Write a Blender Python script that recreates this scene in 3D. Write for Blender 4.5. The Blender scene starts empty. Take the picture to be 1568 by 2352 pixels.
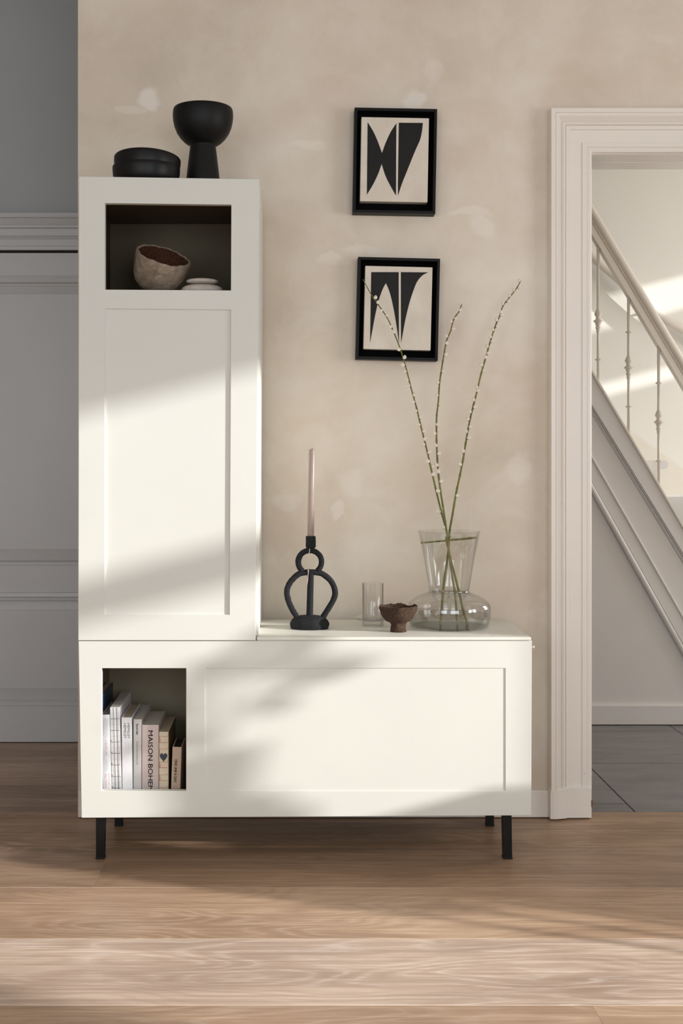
import bpy, bmesh, math, random
from mathutils import Vector, Matrix, noise as mnoise
R = random.Random(7)
SC = bpy.context.scene
COL = SC.collection
# ------------------------------------------------------------------ camera
F, VX, VY, H, D = 2766.0, 660.0, 1070.0, 1.1195, 3.8      # focal length (px of 1568), vanishing point, eye height, distance
cam = bpy.data.cameras.new('camera'); camo = bpy.data.objects.new('camera', cam); COL.objects.link(camo)
camo.location = (0, -D, H); camo.rotation_euler = (math.pi/2, 0, 0)
cam.sensor_fit = 'HORIZONTAL'; cam.sensor_width = 36; cam.lens = 36*F/1568
cam.shift_x = (784-VX)/1568; cam.shift_y = -(1176-VY)/1568
cam.clip_start = 0.05
SC.camera = camo
SC.view_settings.view_transform = 'Standard'; SC.view_settings.look = 'None'
SC.view_settings.exposure = 0.0; SC.view_settings.gamma = 1; SC.view_settings.use_curve_mapping = False
# ------------------------------------------------------------------ light
world = bpy.data.worlds.new('world'); SC.world = world; world.use_nodes = True
world.node_tree.nodes['Background'].inputs[0].default_value = (0.72, 0.84, 1, 1)
world.node_tree.nodes['Background'].inputs[1].default_value = 1.0
SUN_DIR = Vector((-2.6, 1, -0.681)).normalized()
sl = bpy.data.lights.new('sun', 'SUN'); sl.energy = 5.5; sl.angle = math.radians(1.1); sl.color = (1, 0.995, 0.98)
so = bpy.data.objects.new('sun', sl); COL.objects.link(so); so.rotation_euler = SUN_DIR.to_track_quat('-Z', 'Y').to_euler()
def area(name, loc, direction, sx, sy, power, color):
    l = bpy.data.lights.new(name, 'AREA'); l.shape = 'RECTANGLE'; l.size = sx; l.size_y = sy; l.energy = power; l.color = color
    o = bpy.data.objects.new(name, l); COL.objects.link(o); o.location = loc
    o.rotation_euler = Vector(direction).to_track_quat('-Z', 'Z').to_euler(); return o
area('window_skylight', (3.93, -2.38, 1.5), (-1, 0, 0), 1.35, 1.95, 48, (1, 1.0, 0.985))
area('rear_window_skylight', (1.2, -5.13, 1.45), (0, 1, 0), 2.0, 1.7, 35, (0.95, 0.98, 1))  # added fill lamp behind the camera, brightens the front faces
area('rear_left_window_skylight', (-1.55, -5.13, 1.6), (0, 1, 0), 1.5, 1.9, 27, (0.92, 0.97, 1))  # added fill lamp that lifts the dim left alcove
area('hall_window_skylight', (3.93, 1.15, 1.55), (-1, 0, 0), 1.4, 1.6, 56, (1, 1, 1))
# ------------------------------------------------------------------ helpers
def W(px, py, y):                     # photo pixel at depth plane y -> world point
    d = D+y; return Vector(((px-VX)*d/F, y, H-(py-VY)*d/F))
def X(px, y): return (px-VX)*(D+y)/F
def Z(py, y): return H-(py-VY)*(D+y)/F
class MB:
    def __init__(s): s.v = []; s.f = []; s.sm = []; s.mi = []
    def add(s, vs, fs, smooth=False, mi=0):
        b = len(s.v); s.v += [tuple(v) for v in vs]
        for f in fs: s.f.append(tuple(i+b for i in f)); s.sm.append(smooth); s.mi.append(mi)
        return s
    def box(s, a, b, mi=0):
        x0, x1 = sorted((a[0], b[0])); y0, y1 = sorted((a[1], b[1])); z0, z1 = sorted((a[2], b[2]))
        vs = [(x, y, z) for z in (z0, z1) for y in (y0, y1) for x in (x0, x1)]
        return s.add(vs, [(0, 2, 3, 1), (4, 5, 7, 6), (0, 1, 5, 4), (2, 6, 7, 3), (0, 4, 6, 2), (1, 3, 7, 5)], False, mi)
    def hexa(s, lo, hi, mi=0):        # two quads of four points each
        return s.add(list(lo)+list(hi), [(3, 2, 1, 0), (4, 5, 6, 7), (0, 1, 5, 4), (1, 2, 6, 5), (2, 3, 7, 6), (3, 0, 4, 7)], False, mi)
    def lathe(s, prof, c=(0, 0, 0), n=48, closed=False, fn=None, mi=0, smooth=True):
        m = len(prof); vs = []
        for i in range(n):
            a = 2*math.pi*i/n
            for (r, z) in prof:
                p = Vector((c[0]+r*math.cos(a), c[1]+r*math.sin(a), c[2]+z))
                vs.append(fn(p, a, r, z) if fn else p)
        fs = []
        for i in range(n):
            j = (i+1) % n
            for k in range(m if closed else m-1):
                l = (k+1) % m; fs.append((i*m+k, j*m+k, j*m+l, i*m+l))
        if not closed:
            fs.append(tuple(i*m for i in range(n-1, -1, -1))); fs.append(tuple(i*m+m-1 for i in range(n)))
        return s.add(vs, fs, smooth, mi)
    def tube(s, pts, rad, n=12, mi=0, wob=0.0, smooth=True, up=None):
        pts = [Vector(p) for p in pts]; m = len(pts)
        if not hasattr(rad, '__len__'): rad = [rad]*m
        vs = []; ref = Vector(up) if up else Vector((0.13, 1, 0.21)).normalized()
        for i, p in enumerate(pts):
            t = (pts[min(i+1, m-1)]-pts[max(i-1, 0)]).normalized()
            a = t.cross(ref).normalized(); b = t.cross(a)
            for k in range(n):
                an = 2*math.pi*k/n
                r = rad[i]*(1+wob*mnoise.noise(p*60+Vector((k, 0, i*.3))))
                vs.append(p+a*math.cos(an)*r+b*math.sin(an)*r)
        fs = [(i*n+k, i*n+(k+1) % n, (i+1)*n+(k+1) % n, (i+1)*n+k) for i in range(m-1) for k in range(n)]
        fs.append(tuple(range(n-1, -1, -1))); fs.append(tuple((m-1)*n+k for k in range(n)))
        return s.add(vs, fs, smooth, mi)
    def prism_x(s, prof, x0, x1, mi=0):   # profile of (y,z), extruded along x
        n = len(prof); vs = [(x0, y, z) for y, z in prof]+[(x1, y, z) for y, z in prof]
        fs = [(i, (i+1) % n, n+(i+1) % n, n+i) for i in range(n)]+[tuple(range(n-1, -1, -1)), tuple(range(n, 2*n))]
        return s.add(vs, fs, False, mi)
    def prism_y(s, poly, y0, y1, mi=0):   # polygon of (x,z), extruded along y
        n = len(poly); vs = [(x, y0, z) for x, z in poly]+[(x, y1, z) for x, z in poly]
        fs = [(i, (i+1) % n, n+(i+1) % n, n+i) for i in range(n)]+[tuple(range(n-1, -1, -1)), tuple(range(n, 2*n))]
        return s.add(vs, fs, False, mi)
    def build(s, name, mats, parent=None, loc=None, bevel=0, seg=2):
        me = bpy.data.meshes.new(name); me.from_pydata(s.v, [], s.f)
        for p, sm, mi in zip(me.polygons, s.sm, s.mi): p.use_smooth = sm; p.material_index = mi
        bm = bmesh.new(); bm.from_mesh(me); bmesh.ops.recalc_face_normals(bm, faces=bm.faces); bm.to_mesh(me); bm.free()
        for m in (mats if isinstance(mats, (list, tuple)) else [mats]): me.materials.append(m)
        o = bpy.data.objects.new(name, me); COL.objects.link(o)
        if loc is not None:
            me.transform(Matrix.Translation(-Vector(loc))); o.location = loc
        if parent is not None:
            o.parent = parent
            if loc is None: o.matrix_parent_inverse = parent.matrix_basis.inverted()
        if bevel:
            b = o.modifiers.new('bevel', 'BEVEL'); b.width = bevel; b.segments = seg; b.limit_method = 'ANGLE'; b.angle_limit = math.radians(40)
            b.harden_normals = False
        return o
def tag(o, label=None, cat=None, group=None, kind=None):
    if label: o['label'] = label
    if cat: o['category'] = cat
    if group: o['group'] = group
    if kind: o['kind'] = kind
    return o
def empty(name, loc, rot=(0, 0, 0)):
    o = bpy.data.objects.new(name, None); COL.objects.link(o); o.location = loc; o.rotation_euler = rot
    o.empty_display_size = 0.05; return o
def struct(o, label=None): o['kind'] = 'structure'; 
def S(o, label): o['kind'] = 'structure'; o['label'] = label; return o
def spline(pts, per=8):
    P = [Vector(p) for p in pts]; P = [P[0]*2-P[1]]+P+[P[-1]*2-P[-2]]; out = []
    for i in range(1, len(P)-2):
        for k in range(per):
            t = k/per; a, b, c, d = P[i-1:i+3]
            out.append(0.5*((2*b)+(c-a)*t+(2*a-5*b+4*c-d)*t*t+(3*b-a-3*c+d)*t**3))
    out.append(P[-2]); return out
# ------------------------------------------------------------------ materials
def srgb(r, g, b):
    f = lambda c: (c/255/12.92) if c/255 <= 0.04045 else ((c/255+0.055)/1.055)**2.4
    return (f(r), f(g), f(b), 1)
class N:
    def __init__(s, name):
        s.m = bpy.data.materials.new(name); s.m.use_nodes = True; s.t = s.m.node_tree; s.n = s.t.nodes; s.p = s.n['Principled BSDF']
    def new(s, k, **kw):
        o = s.n.new(k)
        for a, b in kw.items(): setattr(o, a, b)
        return o
    def link(s, a, b): s.t.links.new(a, b)
    def coord(s, kind='Object', scale=(1, 1, 1), rot=(0, 0, 0)):
        if kind == 'World': src = s.new('ShaderNodeNewGeometry').outputs['Position']
        else: src = s.new('ShaderNodeTexCoord').outputs[kind]
        mp = s.new('ShaderNodeMapping'); mp.inputs['Scale'].default_value = scale; mp.inputs['Rotation'].default_value = rot
        s.link(src, mp.inputs[0]); return mp.outputs[0]
    def noise(s, vec, scale=5, detail=3, rough=.5, dist=0):
        o = s.new('ShaderNodeTexNoise'); o.inputs['Scale'].default_value = scale; o.inputs['Detail'].default_value = detail
        o.inputs['Roughness'].default_value = rough; o.inputs['Distortion'].default_value = dist; s.link(vec, o.inputs['Vector']); return o.outputs[0]
    def ramp(s, fac, stops, interp='LINEAR'):
        o = s.new('ShaderNodeValToRGB'); o.color_ramp.interpolation = interp; e = o.color_ramp.elements
        while len(e) < len(stops): e.new(0.5)
        for x, (p, c) in zip(e, stops): x.position = p; x.color = c if hasattr(c, '__len__') else (c, c, c, 1)
        s.link(fac, o.inputs[0]); return o.outputs[0]
    def mix(s, fac, a, b, mode='MIX'):
        o = s.new('ShaderNodeMix'); o.data_type = 'RGBA'; o.blend_type = mode
        for sock, v in ((o.inputs[0], fac), (o.inputs[6], a), (o.inputs[7], b)):
            if hasattr(v, 'is_linked'): s.link(v, sock)
            else: sock.default_value = v
        return o.outputs[2]
    def math(s, op, a, b=0.0, c=0.0, clamp=False):
        o = s.new('ShaderNodeMath'); o.operation = op; o.use_clamp = clamp
        for i, v in enumerate((a, b, c)):
            if hasattr(v, 'is_linked'): s.link(v, o.inputs[i])
            else: o.inputs[i].default_value = v
        return o.outputs[0]
    def bump(s, h, strength=.2, dist=.002, prev=None):
        o = s.new('ShaderNodeBump'); o.inputs['Strength'].default_value = strength; o.inputs['Distance'].default_value = dist
        s.link(h, o.inputs['Height'])
        if prev is not None: s.link(prev, o.inputs['Normal'])
        s.link(o.outputs[0], s.p.inputs['Normal']); return o.outputs[0]
    def base(s, v, rough=.5, spec=.5, metal=0):
        if hasattr(v, 'is_linked'): s.link(v, s.p.inputs['Base Color'])
        else: s.p.inputs['Base Color'].default_value = v
        s.p.inputs['Roughness'].default_value = rough; s.p.inputs['Specular IOR Level'].default_value = spec; s.p.inputs['Metallic'].default_value = metal
        return s.m
def plain(name, col, rough=.5, spec=.5, metal=0, var=.06, scale=12, bump=0, bscale=120, stretch=(1, 1, 1)):
    n = N(name); v = n.coord('World', stretch)
    f = n.noise(v, scale, 4); a = tuple(c*(1-var) for c in col[:3])+(1,); b = tuple(min(1, c*(1+var)) for c in col[:3])+(1,)
    c = n.ramp(f, [(.3, a), (.7, b)])
    if bump: n.bump(n.noise(v, bscale, 4), bump)
    return n.base(c, rough, spec, metal)

# painted plaster wall: warm greige with cloudy patches and rubbed lighter marks
def plaster():
    n = N('limewash_plaster'); w = n.coord('World')
    big = n.noise(w, 1.6, 5, .6, .4); c = n.ramp(big, [(.28, srgb(206, 192, 175)), (.5, srgb(222, 209, 192)), (.72, srgb(234, 226, 214))])
    mid = n.noise(w, 5.5, 6, .65, .8); c = n.mix(n.ramp(mid, [(.47, 0.0), (.70, .30)]), c, srgb(236, 229, 219))
    pk = n.noise(n.coord('World', (1, 1, 1.3), (0, 0, 0)), 2.9, 3, .5, .3); c = n.mix(n.ramp(pk, [(.48, 0.0), (.68, .30)]), c, srgb(208, 184, 166))
    # individual rubbed marks (x, z, half-width, half-height, strength)
    wob = n.new('ShaderNodeTexNoise'); wob.inputs['Scale'].default_value = 9; wob.inputs['Detail'].default_value = 5
    n.link(w, wob.inputs['Vector'])
    sub = n.new('ShaderNodeVectorMath', operation='SUBTRACT'); n.link(wob.outputs['Color'], sub.inputs[0]); sub.inputs[1].default_value = (.5, .5, .5)
    scl = n.new('ShaderNodeVectorMath', operation='SCALE'); n.link(sub.outputs[0], scl.inputs[0]); scl.inputs['Scale'].default_value = .11
    addv = n.new('ShaderNodeVectorMath', operation='ADD'); n.link(w, addv.inputs[0]); n.link(scl.outputs[0], addv.inputs[1])
    tot = None
    for (px, py, hw, hh, st) in [(340, 232, 27, 26, .5), (302, 262, 24, 12, .25), (942, 226, 22, 17, .38), (1085, 490, 50, 10, .28), (1112, 520, 30, 26, .34),
                                 (820, 572, 40, 12, .22), (755, 600, 34, 14, .28), (712, 338, 42, 10, .25), (1000, 170, 26, 20, .2), (1190, 1075, 22, 30, .25),
                                 (800, 1112, 26, 40, .2), (1195, 800, 40, 40, .15), (735, 1040, 50, 60, .12), (1130, 830, 30, 60, .12), (660, 1150, 40, 22, .2), (770, 1180, 10, 26, .3)]:
        p = W(px, py, .04); s1 = n.new('ShaderNodeVectorMath', operation='SUBTRACT'); n.link(addv.outputs[0], s1.inputs[0]); s1.inputs[1].default_value = p
        s2 = n.new('ShaderNodeVectorMath', operation='MULTIPLY'); n.link(s1.outputs[0], s2.inputs[0]); s2.inputs[1].default_value = (720/hw, 2, 720/hh)
        s3 = n.new('ShaderNodeVectorMath', operation='LENGTH'); n.link(s2.outputs[0], s3.inputs[0])
        k = n.new('ShaderNodeMapRange'); k.inputs['From Min'].default_value = 1.25; k.inputs['From Max'].default_value = .75; k.inputs['To Max'].default_value = st
        n.link(s3.outputs['Value'], k.inputs['Value'])
        tot = k.outputs[0] if tot is None else n.math('MAXIMUM', tot, k.outputs[0])
    c = n.mix(tot, c, srgb(248, 243, 236))
    b1 = n.bump(n.noise(w, 130, 5, .6), .16, .002)
    n.bump(n.noise(n.coord('World', (1, 1, .25), (0, .5, 0)), 22, 5, .7, 1.2), .2, .004, b1)
    return n.base(c, .75, .25)
M = {}
M['plaster'] = plaster()
def paint(name, col, rough=.42, spec=.45, dents=True, streak=(3, 3, 60), var=.02, sb=.13):
    n = N(name); w = n.coord('World'); f = n.noise(w, 3, 4)
    a = tuple(c*(1-var) for c in col[:3])+(1,); b = tuple(min(1, c*(1+var)) for c in col[:3])+(1,)
    c = n.ramp(f, [(.3, a), (.7, b)])
    st = n.noise(n.coord('World', streak), 9, 5, .7); prev = n.bump(st, sb, .0006)
    if dents:
        v = n.new('ShaderNodeTexVoronoi'); v.inputs['Scale'].default_value = 17; n.link(n.coord('World', (1, 1, .6)), v.inputs['Vector'])
        rnd = n.new('ShaderNodeSeparateColor'); n.link(v.outputs['Color'], rnd.inputs[0])
        on = n.math('GREATER_THAN', rnd.outputs[0], .9); d = n.math('LESS_THAN', v.outputs['Distance'], .055)
        chip = n.math('MULTIPLY', on, d); c = n.mix(n.math('MULTIPLY', chip, .35), c, srgb(120, 108, 92))
        prev = n.bump(n.math('MULTIPLY', chip, -1.0), .6, .001, prev)
    return n.base(c, rough, spec)
M['cab'] = paint('cream_cabinet_paint', srgb(219, 218, 210), .45, .4, streak=(60, 60, 3))
M['cab_top'] = paint('cream_cabinet_top_paint', srgb(224, 222, 212), .42, .45, streak=(3, 40, 3))
M['cab_in2'] = paint('olive_low_interior_paint', srgb(150, 138, 116), .6, .3, False)  # interior paint made lighter for the brighter light in the low compartment
M['cab_in'] = paint('olive_interior_paint', srgb(102, 89, 68), .6, .3, False)  # same interior paint with the upper niche's shade put into its colour
M['trim'] = paint('aged_white_trim_paint', srgb(236, 228, 219), .3, .5, streak=(50, 50, 2))
M['trimh'] = paint('aged_white_trim_paint_horizontal', srgb(236, 228, 219), .28, .5, streak=(2, 50, 50), dents=False)
M['grey'] = paint('cool_grey_wall_paint', srgb(178, 182, 184), .7, .3, False)
M['greydoor'] = paint('grey_door_gloss_paint', srgb(201, 202, 204), .33, .5, False, streak=(60, 60, 2), sb=.2)
M['hall'] = paint('hall_white_paint', srgb(222, 219, 211), .6, .3, False)
M['stair'] = paint('stair_cream_paint', srgb(214, 206, 194), .35, .5, False)
M['string'] = paint('wall_string_cream_paint', srgb(216, 210, 197), .5, .3, False)
M['stairw'] = paint('stair_white_paint', srgb(248, 247, 245), .35, .5, False)
M['under'] = paint('understair_grey_paint', srgb(214, 209, 204), .4, .45, False)
M['white'] = plain('white_ceiling', srgb(205, 202, 198), .8, .2)
M['room'] = plain('room_wall_paint', srgb(206, 196, 184), .8, .2)
M['dark'] = plain('shadow_gap_dark', srgb(32, 24, 18), .8, .2)
M['filler'] = plain('pale_joint_filler', srgb(248, 240, 230), .6, .3)
M['grout'] = plain('dark_grout', srgb(52, 46, 42), .8, .2)
M['blackmetal'] = plain('black_metal', srgb(10, 9, 9), .42, .28, .0, bump=.05)
M['mattblack'] = plain('matt_black_ceramic', srgb(11, 11, 12), .5, .28, var=.1, bump=.12, bscale=250)
M['blackwood'] = plain('black_stained_wood', srgb(10, 10, 11), .42, .32, var=.3, scale=30, bump=.1, stretch=(1, 1, 6))
M['frame'] = plain('black_frame_wood', srgb(11, 11, 12), .5, .22, var=.3, scale=40, bump=.15, stretch=(1, 1, .2))
M['velvet'] = plain('black_backing', srgb(6, 6, 6), .9, .1)
def tilemat():
    n = N('grey_floor_tile'); w = n.coord('World', (1, 3, 1), (0, 0, .5)); f = n.noise(w, 4, 7, .65, .6)
    c = n.ramp(f, [(.3, srgb(104, 100, 98)), (.7, srgb(130, 125, 122))]); n.bump(n.noise(w, 40, 4), .06)
    return n.base(c, .42, .4)
M['tile'] = tilemat()
def oak():
    n = N('limed_oak'); oi = n.new('ShaderNodeObjectInfo'); geo = n.new('ShaderNodeNewGeometry')
    off = n.new('ShaderNodeCombineXYZ'); k = n.math('MULTIPLY', oi.outputs['Random'], 37.0); n.link(k, off.inputs[0]); n.link(k, off.inputs[2])
    av = n.new('ShaderNodeVectorMath', operation='ADD'); n.link(geo.outputs['Position'], av.inputs[0]); n.link(off.outputs[0], av.inputs[1])
    def mp(sc):
        m = n.new('ShaderNodeMapping'); m.inputs['Scale'].default_value = sc; n.link(av.outputs[0], m.inputs[0]); return m.outputs[0]
    # growth-ring field: a shallow cone of rings cut lengthwise gives long chevrons
    sep = n.new('ShaderNodeSeparateXYZ'); n.link(av.outputs[0], sep.inputs[0])
    warp = n.noise(mp((.55, 2.4, 1)), 1.5, 2, .5, .0); wob = n.noise(mp((3.0, 14, 1)), 2.0, 3, .6)
    field = n.math('ADD', n.math('MULTIPLY', warp, 10.0), n.math('MULTIPLY', wob, .35))
    rings = n.math('SINE', n.math('MULTIPLY', field, 17.0)); rings = n.math('MULTIPLY_ADD', rings, .5, .5)
    streak = n.noise(mp((.9, 34, 1)), 2.4, 6, .68, .15)
    fine = n.noise(mp((7, 330, 1)), 2.0, 3, .6)
    cloud = n.noise(mp((.9, 4.2, 1)), 1.7, 4, .6, .5)
    c = n.ramp(cloud, [(.32, srgb(160, 135, 115)), (.5, srgb(182, 156, 135)), (.68, srgb(202, 176, 153))])
    c = n.mix(n.ramp(streak, [(.36, .42), (.60, 0.0)]), c, srgb(136, 109, 88))
    c = n.mix(n.ramp(streak, [(.52, 0.0), (.74, .4)]), c, srgb(214, 190, 164))
    c = n.mix(n.ramp(rings, [(.62, 0.0), (1, .22)]), c, srgb(150, 122, 99))
    amt = n.ramp(n.noise(mp((.6, 2.2, 1)), 1.3, 2), [(.42, .15), (.62, 1.0)])
    lime = n.math('MULTIPLY', n.math('MULTIPLY', n.ramp(fine, [(.44, 0.0), (.60, 1.0)]), n.ramp(rings, [(.0, 1.0), (.30, .10), (1, .02)])), amt)
    c = n.mix(n.math('MULTIPLY', lime, .42), c, srgb(232, 218, 203))
    vo = n.new('ShaderNodeTexVoronoi'); vo.inputs['Scale'].default_value = 1.9; n.link(mp((1, 2.1, 0)), vo.inputs['Vector'])
    sc = n.new('ShaderNodeSeparateColor'); n.link(vo.outputs['Color'], sc.inputs[0])
    dist = n.math('ADD', vo.outputs['Distance'], n.math('MULTIPLY', n.noise(mp((6, 14, 1)), 4, 4), .06))
    kn = n.math('MULTIPLY', n.ramp(dist, [(.045, 1.0), (.085, 0.0)]), n.math('GREATER_THAN', sc.outputs[0], .45))
    c = n.mix(n.math('MULTIPLY', kn, .75), c, srgb(74, 60, 54))
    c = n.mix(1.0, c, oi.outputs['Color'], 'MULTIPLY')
    n.bump(fine, .12, .001)
    m = n.base(c, .38, .45); n.link(n.ramp(streak, [(.3, .46), (.7, .36)]), n.p.inputs['Roughness']); return m
M['oak'] = oak()
def clay():
    n = N('rough_grey_clay'); w = n.coord('World'); f = n.noise(w, 45, 6, .7)
    c = n.ramp(f, [(.3, srgb(128, 112, 96)), (.55, srgb(166, 149, 131)), (.75, srgb(186, 172, 156))])
    a = n.noise(w, 60, 8, .8, 1.0)
    vo = n.new('ShaderNodeTexVoronoi'); vo.feature = 'DISTANCE_TO_EDGE'; vo.inputs['Scale'].default_value = 31; n.link(n.coord('World', (1, 1, 1.7)), vo.inputs['Vector'])
    wr = n.new('ShaderNodeTexNoise'); wr.inputs['Scale'].default_value = 20
    cr = n.ramp(vo.outputs['Distance'], [(.0, 0.0), (.05, 1.0)])
    cr2 = n.mix(n.ramp(n.noise(w, 14, 2), [(.55, 1.0), (.6, 0.0)]), cr, (1, 1, 1, 1))
    b = n.bump(a, .9, .006); n.bump(cr2, .5, .003, b)
    return n.base(c, .9, .15)
M['clay'] = clay()
M['clayin'] = plain('brown_clay_lining', srgb(78, 52, 38), .95, .1, var=.4, scale=160, bump=.8, bscale=200)
def speck(name, a, b, light, scale=220, bump=.8, thr=.62, disp=.004):
    n = N(name); w = n.coord('World'); f = n.noise(w, scale, 5, .7)
    c = n.ramp(f, [(.3, a), (.55, b)]); s = n.noise(w, scale*1.6, 2, .5); c = n.mix(n.ramp(s, [(thr, 0.0), (thr+.05, 1.0)]), c, light)
    n.bump(n.noise(w, scale*.5, 6, .75), bump, disp); return n.base(c, .85, .25)
M['cocoa'] = speck('brown_papier_mache', srgb(44, 31, 24), srgb(76, 56, 44), srgb(138, 112, 92), 170, 1.0, .67)
M['blackclay'] = speck('black_cast_clay', srgb(17, 18, 20), srgb(30, 31, 34), srgb(120, 120, 122), 240, .55, .7, .002)
M['pebble'] = speck('pale_pebble', srgb(196, 184, 172), srgb(212, 202, 192), srgb(150, 132, 118), 60, .12, .68, .001)
M['candle'] = plain('mauve_taupe_wax', srgb(142, 124, 116), .28, .5, var=.04)
M['waxdrip'] = plain('pale_wax_drip', srgb(196, 172, 160), .4, .5)
M['bark'] = plain('green_willow_bark', srgb(106, 108, 44), .5, .4, var=.3, scale=40, bump=.3)
M['barkbase'] = plain('bright_green_willow_bark', srgb(120, 142, 42), .5, .4, var=.2, scale=40, bump=.3)
M['bud'] = plain('brown_bud_scale', srgb(72, 48, 32), .6, .3)
def fuzzy():
    n = N('silky_catkin_fluff'); f = n.noise(n.coord('World'), 300, 3); c = n.ramp(f, [(.3, srgb(226, 212, 192)), (.7, srgb(248, 241, 228))])
    n.bump(n.noise(n.coord('World'), 900, 2), .5, .001); n.p.inputs['Sheen Weight'].default_value = .6; return n.base(c, .9, .1)
M['catkin'] = fuzzy()
def canvasmat(name, a, b, rough, bs):
    n = N(name); w = n.coord('World', (1, 1, 1), (0, .5, 0)); c = n.ramp(n.noise(w, 12, 4), [(.3, a), (.7, b)])
    r1 = n.noise(n.coord('World', (2.6, 1, 1), (0, .55, 0)), 14, 4, .6, .5); rid = n.math('ABSOLUTE', n.math('SUBTRACT', r1, .5))
    bb = n.bump(n.ramp(rid, [(0, 1.0), (.05, 0.0)]), bs*.55, .0015); n.bump(n.noise(w, 350, 2), .15, .0005, bb); return n.base(c, rough, .3)
M['canvas'] = canvasmat('crinkled_cream_canvas', srgb(214, 203, 188), srgb(226, 217, 204), .7, .5)
M['ink'] = canvasmat('crinkled_black_paint', srgb(13, 11, 10), srgb(24, 21, 19), .55, .35)
def glass(name, tint, edge, spec=1.0):
    n = N(name); out = n.n['Material Output']; n.n.remove(n.p)
    tr = n.new('ShaderNodeBsdfTransparent'); gl = n.new('ShaderNodeBsdfGlossy'); gl.inputs['Roughness'].default_value = .03
    lw = n.new('ShaderNodeLayerWeight'); lw.inputs['Blend'].default_value = .5; lw2 = lw
    n.link(n.mix(n.ramp(lw.outputs['Facing'], [(.72, 0.0), (1, 1.0)]), tint, edge), tr.inputs[0])
    fr = n.math('MULTIPLY_ADD', n.math('POWER', lw2.outputs['Facing'], 5.0), .8, .028)
    nz = n.new('ShaderNodeBump'); nz.inputs['Strength'].default_value = .12; nz.inputs['Distance'].default_value = .004
    n.link(n.noise(n.coord('World', (1, 1, .35)), 22, 2), nz.inputs['Height']); n.link(nz.outputs[0], gl.inputs['Normal'])
    mx = n.new('ShaderNodeMixShader'); n.link(n.math('MULTIPLY', fr, spec, clamp=True), mx.inputs[0]); n.link(tr.outputs[0], mx.inputs[1]); n.link(gl.outputs[0], mx.inputs[2])
    n.link(mx.outputs[0], out.inputs[0]); return n.m
M['glass'] = glass('recycled_clear_glass', (.991, .995, .992, 1), (.82, .88, .85, 1), 2.7)
M['thinglass'] = glass('thin_clear_glass', (.998, .999, .998, 1), (.91, .925, .91, 1), 2.4)
M['water'] = glass('water', (.95, .965, .952, 1), (.80, .85, .82, 1), .7)
def cmat(name, c, rough=.55, **k): return plain(name, srgb(*c), rough, .35, **k)
M['cov_white'] = cmat('white_book_cover', (238, 238, 240)); M['cov_grey'] = cmat('light_grey_book_cover', (206, 202, 200))
M['cov_pink'] = cmat('pale_mauve_book_cover', (208, 192, 186)); M['cov_cream'] = cmat('cream_book_cover', (222, 208, 184))
M['cov_tan'] = cmat('speckled_tan_book_cloth', (196, 172, 152), .8, scale=300, var=.12); M['cov_blue'] = cmat('dark_blue_book_cover', (34, 52, 84), .4, var=.3, scale=25)
M['cov_olive'] = cmat('olive_endpaper', (120, 108, 66)); M['pages'] = cmat('white_page_block', (214, 208, 198), .8, scale=900, stretch=(8, .1, .1))
M['pages_b'] = cmat('cream_page_block', (196, 180, 156), .8); M['pages_d'] = cmat('dark_page_block', (36, 27, 20), .8)
for k, c in dict(t_black=(24, 20, 22), t_grey=(110, 108, 112), t_pink=(226, 186, 176), t_pale=(196, 200, 202), t_red=(190, 88, 66), t_heart=(66, 74, 86), t_line=(128, 124, 128), t_tan=(214, 196, 170), t_lilac=(176, 168, 198), t_mint=(214, 226, 222)).items():
    M[k] = plain('print_'+k[2:], srgb(*c), .6, .3, var=.02)

# ================================================================== SETTING
YW = .04                                # face of the plaster wall
XL = X(179, YW)                         # its left end
XA, XB, XR, YB, ZC = -2.7, 4.0, 4.1, -5.2, 3.3
cx0 = .8319; ctop = 2.248; cw = .1347; cx1 = 2.02   # door casing outer edges
ox0, ox1, oz = cx0+cw, cx1-cw, ctop-cw             # opening
w = MB()
w.prism_y([(XL, 0), (XL, ZC), (XR, ZC), (XR, 0), (ox1, 0), (ox1, oz), (ox0, oz), (ox0, 0)], YW, .215)
S(w.build('wall_back', M['plaster']), 'warm greige plaster wall with rubbed cloudy patches')
# ---- oak floor, one object per plank
fl = S(MB().box((XA, YB, -.03), (XR, .094, -.0008)).box((XA, .094, -.03), (XL, 1.14, -.0008)).build('floor', M['filler']), 'limed oak floor of wide planks')
joints = [1.122, .776, .430, .084+.01, -.262, -.602, -.949, -1.300, -1.646, -1.992, -2.338, -2.684, -3.03, -3.376, -3.722, -4.068, -4.414, -4.76, -5.106]
tints = {2: (.74, .69, .64), 3: (.76, .67, .55), 4: (.82, .74, .66), 5: (1.12, 1.04, .93), 6: (1.36, 1.42, 1.52), 7: (1.14, 1.08, .99)}  # plank tones plus painted shade by the wall and sunlight toward the camera
ends = {4: [-.517, 2.0], 7: [.632, 2.9], 5: [-1.6, 1.75], 6: [-2.0, 2.6], 3: [-1.25, 1.5]}
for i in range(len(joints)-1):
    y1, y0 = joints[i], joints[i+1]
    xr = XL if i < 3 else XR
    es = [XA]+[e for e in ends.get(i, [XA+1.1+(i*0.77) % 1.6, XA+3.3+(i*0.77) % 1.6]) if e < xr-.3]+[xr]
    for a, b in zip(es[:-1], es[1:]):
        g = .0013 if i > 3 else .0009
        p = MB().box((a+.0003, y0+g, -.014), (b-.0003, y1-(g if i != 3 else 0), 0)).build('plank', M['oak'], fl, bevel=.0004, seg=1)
        t = tints.get(i, (1, .96, .92)); k = R.uniform(.96, 1.03); p.color = (t[0]*k, t[1]*k, t[2]*k, 1)
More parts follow.
